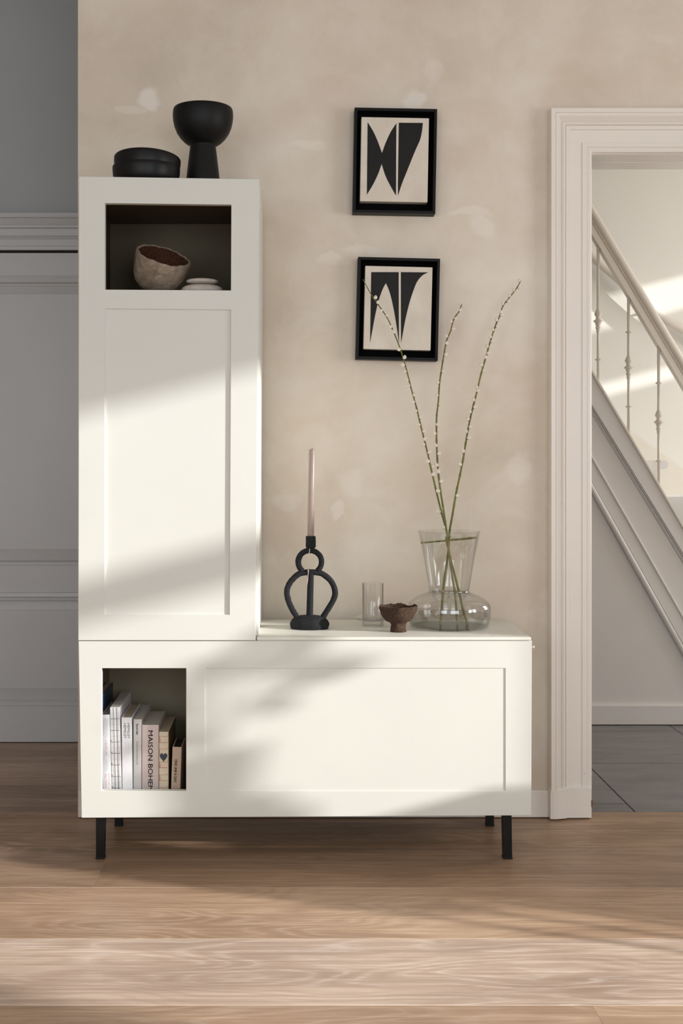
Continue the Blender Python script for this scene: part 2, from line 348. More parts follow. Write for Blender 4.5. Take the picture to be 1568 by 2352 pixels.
# ---- hall tile floor
fh = S(MB().box((-.55, .094, -.03), (XR, 2.35, -.0045)).build('floor_hall', M['grout']), 'grey stone tile floor of the hall')
tx = [.078, .601, 1.124, 1.647, 2.17, 2.693, 3.216, 3.739, 4.1]
for i in range(len(tx)-1):
    ys = [.094, .736, 1.269, 1.8, 2.33] if i % 2 == 0 and tx[i] > 1.1 or i == 2 else [.094, .19, .736, 1.269, 1.8, 2.33]
    for a, b in zip(ys[:-1], ys[1:]):
        if a > 1.3: continue
        MB().box((tx[i]+.0018, a+.003, -.012), (tx[i+1]-.0018, b-.003, 0)).build('tile', M['tile'], fh, bevel=.001, seg=1)
S(MB().box((XA, YB, ZC), (XR, 2.4, ZC+.1)).build('ceiling', M['white']), 'white ceiling')
# right wall with the window and the hall door light; rear and left walls out of view
wr = MB()
def wall_x(mb, x0, x1, ya, yb, za, zb, holes):
    ys = sorted({ya, yb, *[h[0] for h in holes], *[h[1] for h in holes]}); zs = sorted({za, zb, *[h[2] for h in holes], *[h[3] for h in holes]})
    for i in range(len(ys)-1):
        for j in range(len(zs)-1):
            my, mz = (ys[i]+ys[i+1])/2, (zs[j]+zs[j+1])/2
            if any(h[0] < my < h[1] and h[2] < mz < h[3] for h in holes): continue
            mb.box((x0, ys[i], zs[j]), (x1, ys[i+1], zs[j+1]))
WIN = (-3.04, -1.665, .45, 2.485)
wall_x(wr, XB, XR, YB, YW, 0, ZC, [WIN])
S(wr.build('wall_right', M['room']), 'right hand wall with the tall window')
wh = MB(); wall_x(wh, XB, XR, YW+.175, 2.4, 0, ZC, [(1.05, 2.05, 2.44, 2.63), (1.05, 2.05, 2.10, 2.19)])
S(wh.build('wall_hall_right', M['room']), 'hall wall with the door lights')
wi = MB().box((XB-.02, WIN[0], 1.895), (XR, WIN[1], 1.995)).box((XB-.02, WIN[0]-.05, WIN[3]), (XB, WIN[1]+.05, WIN[3]+.08))
wi.box((XB-.03, WIN[0]-.05, WIN[2]-.04), (XB, WIN[1]+.05, WIN[2]))
S(wi.build('window_1', M['trim']), 'tall window with a wide transom bar')
rb = MB()  # rear openings added along with the two fill lamps
for a, b in (((XA-.1, YB-.1, 0), (-2.3, YB, ZC)), ((-.8, YB-.1, 0), (-.35, YB, ZC)), ((-2.3, YB-.1, 0), (-.8, YB, .6)), ((-2.3, YB-.1, 2.7), (-.8, YB, ZC)), ((2.35, YB-.1, 0), (XR, YB, ZC)), ((-.35, YB-.1, 0), (2.35, YB, .6)), ((-.35, YB-.1, 2.6), (2.35, YB, ZC))): rb.box(a, b)
S(rb.build('wall_rear', M['room']), 'rear wall behind the camera')
S(MB().box((XA-.1, YB, 0), (XA, 1.3, ZC)).build('wall_left', M['room']), 'left wall out of view')
# ---- left alcove: panelled door under a moulded head, seen edge to edge
YA = 1.06
S(MB().box((XA, YA, Z(575, YA)), (XL+.12, YA+.12, ZC)).build('wall_alcove', M['grey']), 'cool grey painted wall left of the cabinet')
S(MB().box((XL, .215, 0), (XL+.1, YA+.12, ZC)).build('wall_return', M['grey']), 'return wall of the alcove')
def prof(lst, y0, back): return [(y0-d, Z(py, y0)) for py, d in lst]+[(back, Z(lst[-1][0], y0)), (back, Z(lst[0][0], y0))]
S(MB().prism_x(prof([(493, .036), (503, .038), (504, .030), (507, .033), (513, .026), (518, .019), (520, .024), (525, .024), (526, .016), (528, .019), (543, .019), (544, .014),
   (547, .017), (550, .012), (552, .015), (566, .015), (567, .012), (575, .012)], YA, YA+.01), XA, XL+.02).build('trim_1', M['greydoor']), 'grey moulded door head over the panelled door')
dr = S(MB().box((XA, YA+.03, 0.002), (XL+.1, YA+.05, Z(570, YA))).build('door_1', M['dark']), 'tall grey panelled door left of the cabinet')
YD = YA+.008
for nm, lst in (('rail', [(581, 0), (634, 0)]),
    ('panel', [(634, 0), (635, .006), (641, .008), (648, .004), (652, -.010), (655, -.010), (656, -.014), (674, -.006), (675, -.004), (1262, -.004), (1262.6, -.006), (1287, -.014), (1288, -.008), (1292, .004), (1297, .006), (1298, 0)]),
    ('rail', [(1298, 0), (1361, 0)]),
    ('panel', [(1361, 0), (1362, .006), (1370, .008), (1372, -.002), (1379, .004), (1380, -.010), (1381, -.014), (1401, -.006), (1402, -.004), (1582, -.004), (1583, -.006), (1608, -.014), (1609, -.006), (1614, .006), (1619, .006), (1620, 0)]),
    ('rail', [(1620, 0), (1704, 0)])):
    MB().prism_x(prof(lst, YD, YD+.024), XA, XL+.02).build(nm, M['greydoor'], dr)
# ---- baseboard
zb = Z(1816, .025)
S(MB().prism_x([(YW, .004), (.024, .004), (.024, zb-.004), (.028, zb), (YW, zb)], XL+.005, cx0).build('baseboard_back', M['trimh']), 'low cream baseboard along the plaster wall')
# ---- doorway casing
do = S(empty('door_2', (ox0, YW, 0)), 'wide moulded cream door casing around the open doorway')
P = [(0, 0), (0, .043), (.013, .043), (.0145, .039), (.0165, .041), (.020, .0405), (.025, .037), (.030, .031), (.034, .026), (.036, .022), (.038, .025), (.041, .028), (.045, .029), (.0475, .027), (.049, .021), (.051, .024),
     (.062, .024), (.0635, .0175), (.102, .017), (.1035, .0205), (.1165, .0205), (.118, .016), (.122, .018), (.128, .019), (.132, .0175), (cw, .012), (cw, 0)]
m = MB(); st = []
for t, d in P: st.append([(cx0+t, YW-d, .09), (cx0+t, YW-d, ctop-t), (cx1-t, YW-d, ctop-t), (cx1-t, YW-d, .09)])
n = len(P); vs = [p for s_ in st for p in s_]
def strip(a): return [(i*4+a, (i+1)*4+a, (i+1)*4+a+1, i*4+a+1) for i in range(n-1)]
for a, nm in ((0, 'casing'), (1, 'casing'), (2, 'casing')):
    mm = MB(); idx = [i*4+a+k for i in range(n) for k in (0, 1)]
    vv = [vs[j] for j in idx]; mm.add(vv, [(2*i, 2*i+2, 2*i+3, 2*i+1) for i in range(n-1)]+[tuple(2*i for i in range(n)), tuple(2*i+1 for i in range(n))])
    mm.build(nm, M['trimh'] if a == 1 else M['trim'], do)
for sgn, xe in ((1, cx0), (-1, cx1)):
    q = MB(); pl = [(0, .040), (.012, .0415), (.024, .0405), (.040, .035), (.0545, .0315), (.056, .027), (cw-.0005, .025)]
    poly = [(xe+sgn*t-sgn*.003, YW-d) for t, d in pl]; poly += [(xe+sgn*cw, YW), (xe-sgn*.003, YW)]
    lo = [(x, y, .004) for x, y in poly]; hi = [(x, y, .101 if i > 4 and i < 8 else .098) for i, (x, y) in enumerate(poly)]
    k = len(poly); q.add(lo+hi, [(i, (i+1) % k, k+(i+1) % k, k+i) for i in range(k)]+[tuple(range(k-1, -1, -1)), tuple(range(k, 2*k))])
    q.build('plinth_block', M['trim'], do, bevel=.0015)
jb = MB().box((ox0-.01, YW+.001, 0), (ox0, .215, oz)).box((ox1, YW+.001, 0), (ox1+.01, .215, oz)).box((ox0, YW-.004, oz-.0015), (ox1, .132, oz+.012)).box((ox0, .134, oz-.003), (ox1, .225, oz+.012))
jb.build('jamb', M['trimh'], do)
MB().box((X(1357.5, .015), .0135, Z(1853, .015)), (X(1360.2, .015), .0165, Z(1838, .015))).build('paint_chip', plain('bare_wood_chip', srgb(120, 72, 34), .8), do)
# ---- hall
YS = 1.412; YF = 2.3
S(MB().box((-.55, YF, 0), (XR, YF+.1, ZC)).build('wall_hall_back', M['hall']), 'white hall wall behind the staircase')
S(MB().box((-.55, .215, 0), (-.45, YF, ZC)).build('wall_hall_left', M['hall']), 'hall end wall')
def ln(p, q, y):                      # line through two photo points on plane y
    a, b = W(*p, y), W(*q, y); k = (b.z-a.z)/(b.x-a.x); return lambda x: a.z+k*(x-a.x)
def band(name, l0, l1, y0, y1, mat, parent, x0=.4, x1=2.05, bevel=.0):
    return MB().prism_y([(x0, l0(x0)), (x1, l0(x1)), (x1, l1(x1)), (x0, l1(x0))], y0, y1).build(name, mat, parent, bevel=bevel)
T = ln((1361, 864), (1568, 1217), YS); U1 = ln((1367, 950), (1568, 1277), YS); U2 = ln((1367, 972), (1568, 1301), YS)
B1 = ln((1360, 1050), (1568, 1416), YS); B2 = ln((1360, 1062), (1568, 1427), YS); L1 = ln((1360, 1113), (1568, 1483), YS); L2 = ln((1360, 1139), (1568, 1511), YS)
xz = lambda f, z: (lambda a, b: a+(z-f(a))*(b-a)/(f(b)-f(a)))(0.0, 1.0)
S(MB().prism_y([(-.45, 0), (xz(L1, 0), 0), (xz(L1, ZC-.01), ZC-.01), (-.45, ZC-.01)], YS, YS+.05).build('wall_understairs', M['under']), 'grey panelled wall under the staircase')
S(MB().prism_x([(YS, .004), (YS-.018, .004), (YS-.018, Z(1622, YS-.018)), (YS-.013, Z(1616, YS-.013)), (YS, Z(1615, YS))], -.45, XB).build('baseboard_hall', M['under']), 'grey baseboard under the staircase')
S(MB().box((2.2, YS+.001, .0), (XB, YS+.03, .09)).build('trim_2', M['under']), 'low kick board at the stair foot')
sr = tag(empty('staircase', (1.5, YS, 0)), 'cream painted winding staircase with cast balusters seen through the doorway', 'staircase')
sm = M['stair']; up = lambda f, dz: (lambda x: f(x)+dz)
band('string_board', T, U1, YS-.028, YS+.03, M['under'], sr)
band('string_cap', up(T, .008), up(T, -.012), YS-.036, YS+.04, sm, sr, bevel=.002)
for k in range(3):
    a, b = k/3, (k+.72)/3
    f0 = (lambda q: (lambda x: U1(x)+(U2(x)-U1(x))*q))(a); f1 = (lambda q: (lambda x: U1(x)+(U2(x)-U1(x))*q))(b)
    band('moulding', f0, f1, YS-.020+.005*k, YS+.03, M['under'], sr, bevel=.002)
band('string_panel', U1, B1, YS-.010, YS+.028, M['under'], sr)
band('bead', B1, B2, YS-.024, YS+.02, M['under'], sr, bevel=.004)
band('string_board', B2, L1, YS-.018, YS+.02, M['under'], sr)
MB().tube([(x, YS-.012, (L1(x)+L2(x))/2) for x in (.4, 1.0, 1.5, 2.05)], .0125, 14).build('moulding', M['under'], sr)
# sloping handrail: section swept along its slope
A, B = W(1361, 473, YS), W(1568, 819, YS); u = (B-A).normalized(); nn = Vector((-u.z, 0, u.x)); nn = nn if nn.z > 0 else -nn
P0 = A-u*1.1; P1 = B+u*.42; yc = YS-.012
def sweep(name, sec, mat, smooth):
    k = len(sec); vs = [P0+nn*b+Vector((0, a, 0)) for a, b in sec]+[P1+nn*b+Vector((0, a, 0)) for a, b in sec]
    mb = MB(); mb.add(vs, [(i, (i+1) % k, k+(i+1) % k, k+i) for i in range(k)], smooth); mb.add(vs, [tuple(range(k-1, -1, -1)), tuple(range(k, 2*k))])
    o = mb.build(name, mat, sr); return o
sec = [(.030*math.cos(t)*-1, -.020+.020*math.sin(t)) for t in [math.pi*i/14 for i in range(15)]]
sec += [(.031, -.028), (.024, -.036), (.018, -.040), (-.018, -.040), (-.024, -.036), (-.031, -.028)]
sweep('handrail', sec, sm, True)
sweep('handrail_groove', [(-.020, -.039), (-.020, -.044), (-.017, -.046), (-.020, -.048), (-.017, -.051), (.018, -.051), (.018, -.039)], sm, False)
sweep('handrail_fascia', [(-.022, -.050), (-.024, -.073), (.020, -.073), (.020, -.050)], sm, False)
ndz = lambda px, off: None
ht = ln((1361, 559-8), (1568, 897-8), YS)
def baluster(px, ring1, orn, ring2):
    y = YS-.004; x = X(px, y); zt = ht(x)+.012; z0 = T(x)-.01
    zz = lambda p: Z(p, y); pr = [(.0001, z0), (.0062, z0)]
    def ring(p): pr.extend([(.0058, zz(p)-.006), (.0085, zz(p)-.004), (.0138, zz(p)-.001), (.0138, zz(p)+.001), (.0085, zz(p)+.004), (.0058, zz(p)+.006)])
    if ring2: ring(ring2)
    o = zz(orn)                        # orn = pixel of the top of the cast ornament
    pr.extend([(.0058, o-.104), (.0085, o-.098), (.0075, o-.090), (.0108, o-.084), (.0115, o-.080), (.0085, o-.077), (.0120, o-.066), (.0130, o-.060), (.0195, o-.056), (.0200, o-.052), (.0115, o-.047),
               (.0092, o-.040), (.0105, o-.034), (.0155, o-.026), (.0158, o-.022), (.0120, o-.014), (.0088, o-.006), (.0060, o)])
    if ring1: ring(ring1)
    pr.extend([(.0066, zt-.02), (.0075, zt), (.0001, zt)])
    MB().lathe(pr, (x, y, 0), 16).build('baluster', sm, sr)
baluster(1373, None, 709, 826); baluster(1443, 763, 816, 934); baluster(1512, 880, 941, 1059)
baluster(1583, 998, 1058, 1172); baluster(1303, None, 590, 708); baluster(1653, 1118, 1180, 1290)
# newel post at the foot, out of view
MB().box((1.90, YS-.05, 0), (2.06, YS+.05, 1.02)).box((1.885, YS-.065, 1.02), (2.075, YS+.065, 1.06)).box((1.885, YS-.065, 0), (2.075, YS+.065, .16)).build('newel_post', sm, sr, bevel=.004)
# treads beyond the string
nx = X(1527, 1.5)
for k in range(-6, 3):
    xn = nx-.2016*k; zt = Z(1057, 1.5)+.1603*k
    mb = MB(); r_ = .02
    poly = [(xn-.55, zt), (xn-.012, zt)]+[(xn-.012+r_*.9*math.cos(t), zt-r_+r_*math.sin(t)) for t in [math.pi/2-math.pi*i/8 for i in range(1, 9)]]
    poly += [(xn-.034, zt-2*r_), (xn-.034, zt-.050), (xn-.040, zt-.054), (xn-.040, zt-.064), (xn-.046, zt-.068), (xn-.046, zt-.16), (xn-.55, zt-.16)]
    mb.prism_y(poly, YS+.062, YF-.012).build('tread', M['stairw'], sr)
WS = ln((1440, 985), (1568, 1076), YF)
MB().prism_y([(.3, WS(.3)), (3.0, WS(3.0)), (3.0, WS(3.0)-.6), (.3, WS(.3)-.6)], YF-.008, YF-.0005).build('wall_string', M['string'], sr, bevel=.003)
hr = MB().tube(spline([W(1250, 470, YF-.06), W(1361, 588, YF-.06), W(1405, 627, YF-.06), W(1450, 668, YF-.06), W(1501, 713, YF-.06), W(1535, 738, YF-.06), W(1570, 757, YF-.06), W(1640, 797, YF-.06)], 5), .023, 18)
hro = hr.build('wall_handrail', sm); tag(hro, 'rounded cream handrail fixed to the far hall wall above the stairs', 'handrail')
for px, py in ((1290, 512), (1480, 698), (1590, 770)):
    p = W(px, py, YF-.06); MB().tube([p+Vector((0, 0, -.012)), p+Vector((0, .03, -.04)), p+Vector((0, .062, -.04))], .007, 8).build('bracket', sm, hro)

# ================================================================== LOW CABINET
YC = -.40
def grid_frame(xs, zs, holes, y, yb, px=True):
    """face frame with openings; xs/zs are functions or numbers giving the pixel of each grid line"""
    mb = MB(); nx_, nz_ = len(xs), len(zs)
    def pt(i, j, yy):
        fx = xs[i]; fz = zs[j]
        x = fx if not callable(fx) else None
        zc = fz if not callable(fz) else None
        X_ = fx(zs_mid[j]) if callable(fx) else fx
        Z_ = fz(xs_mid[i]) if callable(fz) else fz
        w_ = W(X_, Z_, y); return (w_.x, yy, w_.z)
    xs_mid = [f(1000) if callable(f) else f for f in xs]; zs_mid = [f(700) if callable(f) else f for f in zs]
    vid = {}
    vs = []
    for L, yy in enumerate((y, yb)):
        for j in range(nz_):
            for i in range(nx_): vid[(i, j, L)] = len(vs); vs.append(pt(i, j, yy))
    solid = {(i, j) for i in range(nx_-1) for j in range(nz_-1) if (i, j) not in holes}; fs = []
    for (i, j) in solid:
        fs.append((vid[(i, j, 0)], vid[(i+1, j, 0)], vid[(i+1, j+1, 0)], vid[(i, j+1, 0)]))
        fs.append((vid[(i, j, 1)], vid[(i, j+1, 1)], vid[(i+1, j+1, 1)], vid[(i+1, j, 1)]))
        for (di, dj, a, b) in ((-1, 0, (i, j), (i, j+1)), (1, 0, (i+1, j), (i+1, j+1)), (0, -1, (i, j), (i+1, j)), (0, 1, (i, j+1), (i+1, j+1))):
            if (i+di, j+dj) not in solid: fs.append((vid[(*a, 0)], vid[(*b, 0)], vid[(*b, 1)], vid[(*a, 1)]))
    mb.add(vs, fs); return mb
lerp = lambda a, b, t: a+(b-a)*t
lc = tag(empty('low_cabinet', (X(700, YC), -.2, 0)), 'low wide cream painted cabinet with sunken front panel and black legs', 'cabinet')
xl = lambda py: lerp(180, 187, (py-1472)/406); xr = lambda py: lerp(1221, 1219.5, (py-1472)/406)
bt = lambda px: lerp(1878.5, 1873, (px-187)/1033)
grid_frame([xl, 233.3, 427.3, 471, 1160, xr], [1471.5, 1535, 1816.5, bt], {(1, 1), (3, 1)}, YC, YC+.02).build('face_frame', M['cab'], lc, bevel=.0012)
x0, x1 = X(182, YC)+.002, X(1219, YC)-.001; zt = Z(1471.5, YC); zbm = Z(1874, YC)
MB().box((X(462, YC), YC+.0026, Z(1824, YC)), (X(1168, YC), YC+.018, Z(1526, YC))).build('panel', M['cab'], lc)
_a = X(589, YC); _z0, _z1 = zt+.0004, Z(1463.5, -.405); _p = [(_a, -.405), (x1+.001, -.405), (x1+.001, -.012), (x0-.001, -.012), (x0-.001, -.383), (_a, -.383)]
MB().add([(x, y, _z0) for x, y in _p]+[(x, y, _z1) for x, y in _p], [(i, (i+1) % 6, 6+(i+1) % 6, 6+i) for i in range(6)]+[tuple(range(5, -1, -1)), tuple(range(6, 12))]).build('top', M['cab_top'], lc, bevel=.004, seg=3)
yk = -.02; zin = .150
MB().box((x1-.018, YC+.02, zbm+.002), (x1, yk, zt)).build('side_panel', M['cab'], lc, bevel=.001)
MB().box((x0, YC+.02, zbm+.006), (x0+.016, yk, zt)).build('side_panel', M['cab'], lc, bevel=.001)
MB().box((x0+.016, YC+.02, zbm+.006), (x1-.018, yk, zin)).build('bottom', M['cab_in2'], lc)
MB().box((x0+.016, yk-.012, zin), (x1-.018, yk, zt)).build('back', M['cab_in2'], lc)
MB().box((X(449, YC)-.006, YC+.02, zin), (X(449, YC)+.012, yk-.012, zt)).build('divider', M['cab_in2'], lc)
MB().box((-.5605, YC+.02, zin), (-.557, yk-.012, zt)).box((x0+.0165, YC+.0205, zin), (x0+.018, yk-.012, zt)).build('lining', M['cab_in2'], lc)
pn = MB().tube([(x1, -.385, Z(1486, -.385)), (x1+.012, -.385, Z(1486, -.385))], .0016, 8).lathe([(.0001, -.0032), (.003, -.0032), (.003, .0032), (.0001, .0032)], (x1+.0115, -.385, Z(1486, -.385)), 10); pn.build('pin', M['cab'], lc)
def leg(pxt0, pxt1, pyb, pxb0, pxb1, yf, dep):
    zt_ = zbm+.01; z0 = 0.0
    xt0, xt1 = X(pxt0, yf), X(pxt1, yf); xb0, xb1 = X(pxb0, yf), X(pxb1, yf)
    mb = MB()
    q = lambda a, b, z, y0, y1: [(a, y0, z), (b, y0, z), (b, y1, z), (a, y1, z)]
    mb.hexa(q(xb0+.001, xb1-.001, z0+.004, yf, yf+dep), q(xt0, xt1, zt_, yf, yf+dep))
    mb.hexa(q(xb0, xb1, z0, yf-.0008, yf+dep+.0008), q(xb0, xb1, z0+.0055, yf-.0008, yf+dep+.0008))
    return mb.build('leg', M['blackmetal'], lc, bevel=.0012)
yf = F*H/(1973.5-VY)-D
leg(220, 241.5, 1974, 219.5, 240, yf, .026); leg(1153.5, 1174.5, 1970, 1155.5, 1177, yf, .026)
yf2 = F*H/(1898-VY)-D
leg(262, 281, 1898, 262.5, 281.5, yf2, .026); leg(1116, 1134, 1896, 1116, 1135, yf2, .026)
# ================================================================== TALL CABINET
tc = tag(empty('tall_cabinet', (X(388, YC), -.19, Z(1463.5, -.405))), 'tall cream painted cabinet standing on the low cabinet with an open niche', 'cabinet')
tl = lambda py: lerp(181, 179.5, (py-405)/1066); tr_ = lambda py: lerp(595, 587, (py-412)/1058)
tt = lambda px: lerp(405, 411.5, (px-181)/414); tp = lambda px: lerp(240.5, 240.5, 0)
h1 = lambda px: lerp(466.5, 470, (px-240)/290); h2 = lambda px: lerp(665, 667, (px-240)/290); h3 = lambda px: lerp(709, 711.5, (px-240)/290)
rx = lambda py: lerp(531, 526.5, (py-466)/946)
ztb = Z(1471.2, YC)
YT = YC-.006
grid_frame([tl, 240.8, rx, tr_], [tt, h1, h2, h3, 1412, 1470.8], {(1, 1), (1, 3)}, YT, YT+.022).build('face_frame', M['cab'], tc, bevel=.0012)
pnl = MB(); q = [W(234, 1418, YT), W(534, 1418, YT), W(538, 702, YT), W(234, 702, YT)]
pnl.hexa([(p.x, YT+.0060, p.z) for p in q], [(p.x, YT+.0140, p.z) for p in q]); pnl.build('panel', M['cab'], tc)
zl = Z(1463.5, -.405)+.0006
a0, a1 = X(183, YC), X(588, YC); at1 = X(596.5, YC); ztt = Z(412, YC)
yk2 = .022; z_top = Z(409, YC)
sp = MB(); sp.hexa([(a1-.010, YT+.022, zl), (a1+.006, YT+.022, zl), (a1+.006, yk2, zl), (a1-.010, yk2, zl)], [(at1-.016, YT+.022, ztt-.012), (at1, YT+.022, ztt-.012), (at1, yk2, ztt-.012), (at1-.016, yk2, ztt-.012)])
sp.build('side_panel', M['cab'], tc, bevel=.0015)
MB().box((a0, YT+.022, zl), (a0+.014, yk2, z_top-.012)).build('side_panel', M['cab'], tc, bevel=.001)
tp_ = MB().hexa([(a0-.002, YT+.0225, z_top-.016), (at1-.016, YT+.0225, z_top-.016), (at1-.016, yk2, z_top-.016), (a0-.002, yk2, z_top-.016)], [(a0-.002, YT+.0225, z_top), (at1-.016, YT+.0225, z_top-.001), (at1-.016, yk2, z_top-.001), (a0-.002, yk2, z_top)])
tp_.build('top', M['cab_top'], tc)
zsh = Z(665, YC)-.004
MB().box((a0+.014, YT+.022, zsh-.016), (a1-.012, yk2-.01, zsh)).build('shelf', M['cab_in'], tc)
xin = X(252, 0)
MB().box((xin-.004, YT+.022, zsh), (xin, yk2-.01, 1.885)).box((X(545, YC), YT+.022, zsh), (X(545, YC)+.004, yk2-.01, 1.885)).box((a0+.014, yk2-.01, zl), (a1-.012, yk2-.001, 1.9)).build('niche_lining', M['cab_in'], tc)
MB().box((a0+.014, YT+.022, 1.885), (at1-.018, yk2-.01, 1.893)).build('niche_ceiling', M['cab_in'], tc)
ZTOP = z_top

# ================================================================== THINGS ON TOP OF THE TALL CABINET
def bowlprof(Rr, h, th, base):
    out = [(.0001, 0), (base, 0), (base+.006, .001)]
    for i in range(1, 13):
        t = i/12; out.append((base+.006+(Rr-base-.006)*math.sin(t*math.pi/2)**.8, h*(t**2.3)))
    inn = [(r-th if r > base else r*.8, z+th*.8) for r, z in out[::-1][1:-3]]
    return out+[(Rr-.001, h+.0015), (Rr-th*.6, h+.002), (Rr-th, h)]+inn+[(.0001, th*.9)]
bx = X(335.5, -.28); rim = bowlprof(.0985, .0585, .006, .052)
b1 = MB().lathe(rim, (0, 0, 0), 64).build('black_bowl', M['blackwood']); b1.location = (bx, -.275, ZTOP+.0005)
tag(b1, 'shallow black wooden bowl, lower of the two stacked on the tall cabinet', 'bowl', 'stacked black bowls')
b2 = MB().lathe(bowlprof(.0975, .0575, .006, .050), (0, 0, 0), 64).build('black_bowl', M['blackwood']); b2.location = (bx+.001, -.275, ZTOP+.0275); b2.rotation_euler = (math.radians(-6), math.radians(1.8), 0)
tag(b2, 'shallow black wooden bowl, upper of the two stacked on the tall cabinet', 'bowl', 'stacked black bowls')
gx = X(466, -.2); gz = ZTOP
gp = [(.0001, 0), (.0535, 0), (.0545, .002), (.050, .045), (.0430, .105), (.0385, .140), (.0385, .144), (.043, .146), (.055, .154), (.067, .166), (.0775, .181), (.0850, .199), (.0890, .217), (.0903, .232), (.0900, .243), (.0885, .251), (.0870, .254), (.0845, .254),
      (.0840, .246), (.0840, .232), (.0815, .212), (.0750, .192), (.062, .172), (.040, .158), (.0001, .154)]
g = MB().lathe(gp, (gx, -.2, gz), 72).build('pedestal_vase', M['mattblack'], loc=(gx, -.2, gz))
tag(g, 'matt black footed vase with wide cup on a conical stem', 'vase')
# ================================================================== NICHE: clay bowl and pebbles
cb = MB()
cp = [(.0001, 0), (.030, .001), (.048, .008), (.064, .024), (.0745, .046), (.0795, .068), (.0808, .085), (.0800, .100), (.0785, .109), (.0750, .112), (.0715, .108)]
ci = [(.0720, .098), (.0725, .085), (.070, .066), (.064, .046), (.052, .027), (.034, .014), (.0001, .010)]
def rough(amp, rimamp):
    def fn(p, a, r, z):
        if r < .001: return p
        v = p*22; k = mnoise.noise(v)*amp+mnoise.noise(p*70)*amp*.35
        d = Vector((math.cos(a), math.sin(a), 0)); p = p+d*k
        if z > .09: p.z += rimamp*mnoise.noise(Vector((math.cos(a)*3, math.sin(a)*3, 2)))+rimamp*.5*mnoise.noise(Vector((math.cos(a)*9, math.sin(a)*9, 5)))
        return p
    return fn
cb.lathe(cp, (0, 0, 0), 96, fn=rough(.0045, .003))
cb.lathe([(r, z) for r, z in [cp[-1]]+ci], (0, 0, 0), 96, fn=rough(.003, .003), mi=1)
cb.f = [f for f in cb.f if len(f) < 90]; cb.sm = [True]*len(cb.f); cb.mi = [0]*(96*(len(cp)-1))+[1]*(96*len(ci))
o = cb.build('clay_bowl', [M['clay'], M['clayin']]); o.location = (X(369, -.27)-.019, -.265, zsh+.0215); o.rotation_euler = (math.radians(26), math.radians(19), 0)
tag(o, 'tilted rough grey clay bowl with dark brown inside in the niche', 'bowl')
def pebble(px0, px1, py0, py1, y, label, floor_z=None, rot=0, tilt=0):
    cx = X((px0+px1)/2, y); rxx = (px1-px0)/2*(D+y)/F; z1 = Z(py0, y); z0 = floor_z if floor_z is not None else Z(py1, y); rz = (z1-z0)/2; vs = []
    mb = MB(); pr = [(math.cos(t)**.62*rxx if abs(math.cos(t)) > 1e-6 else .0001, math.sin(t)*rz) for t in [-math.pi/2+math.pi*i/14 for i in range(15)]]; pr[0] = (.0001, -rz); pr[-1] = (.0001, rz)
    mb.lathe(pr, (0, 0, 0), 40, fn=lambda p, a, r, z: Vector((p.x*(1+.04*math.sin(2*a+rot)), p.y*.78, p.z+.0015*math.sin(a*1.0+rot)*(r/rxx))))
    o = mb.build('pebble', M['pebble']); o.location = (cx, y, (z0+z1)/2); o.rotation_euler = (0, tilt, 0); tag(o, label, 'stone', 'flat pale pebbles in the niche'); return o
yp = -.30
zp = Z(653.5, yp)
pebble(417, 512, 653.5, 0, yp, 'wide flat pale pebble lying under the smaller one beside the clay bowl', zsh+.0002)
pebble(429, 499.5, 640, 0, yp-.005, 'small flat speckled pebble resting on top of the wider one', zp-.0005, 1.3, .04)
# ================================================================== BOOKS
def px_rect(x0, x1, y0, y1, y): return None
def book(name, label, xL, xR, top, dep, lean, cov, pages, board=.0026, yfront=-.355, soft=False, right_mat=None, hbase=zin):
    """spine faces the room; xL..xR pixels of the spine foot"""
    x0, x1 = X(xL, yfront), X(xR, yfront); wdt = x1-x0; h = (Z(top, yfront)-hbase)/math.cos(lean)
    r = empty(name, ((x0+x1)/2, yfront, hbase+abs(math.sin(lean))*wdt/2), (0, lean, 0)); tag(r, label, 'book', 'books in the low cabinet')
    hw = wdt/2; sh = .0 if soft else .003
    c = MB(); b_ = board
    if soft: c.box((-hw, 0, 0), (-hw+b_, dep, h)).box((hw-b_, 0, 0), (hw, dep, h)).box((-hw+b_, 0, 0), (hw-b_, b_*.5, h))
    else:
        c.box((-hw, .004, 0), (-hw+b_, dep, h)).box((hw-b_, .004, 0), (hw, dep, h))
        m_ = 10; arc = [(-hw+.0006+(wdt-.0012)*i/m_, -.0007*math.sin(math.pi*i/m_)) for i in range(m_+1)]
        pl = [(x, y) for x, y in arc]+[(hw-.0006, .004), (hw-b_, .004), (hw-b_, .0018), (-hw+b_, .0018), (-hw+b_, .004), (-hw+.0006, .004)]
        k = len(pl); c.add([(x, y, 0) for x, y in pl]+[(x, y, h) for x, y in pl], [(i, (i+1) % k, k+(i+1) % k, k+i) for i in range(k)]+[tuple(range(k-1, -1, -1)), tuple(range(k, 2*k))])
    def P_(mb, nm, mat, bevel=0):
        o = mb.build(nm, mat); o.parent = r
        if bevel: bb = o.modifiers.new('bevel', 'BEVEL'); bb.width = bevel; bb.segments = 2; bb.limit_method = 'ANGLE'
        return o
    P_(c, 'cover', cov, .0004)
    P_(MB().box((-hw+b_, .002, sh), (hw-b_, dep-.004, h-sh)), 'pages', pages)
    if right_mat: P_(MB().box((hw, .001, .001), (hw+.0006, dep-.001, h-.001)), 'endpaper', right_mat)
    r['_w'] = wdt; r['_h'] = h; bpy.context.view_layer.update()
    return r, P_
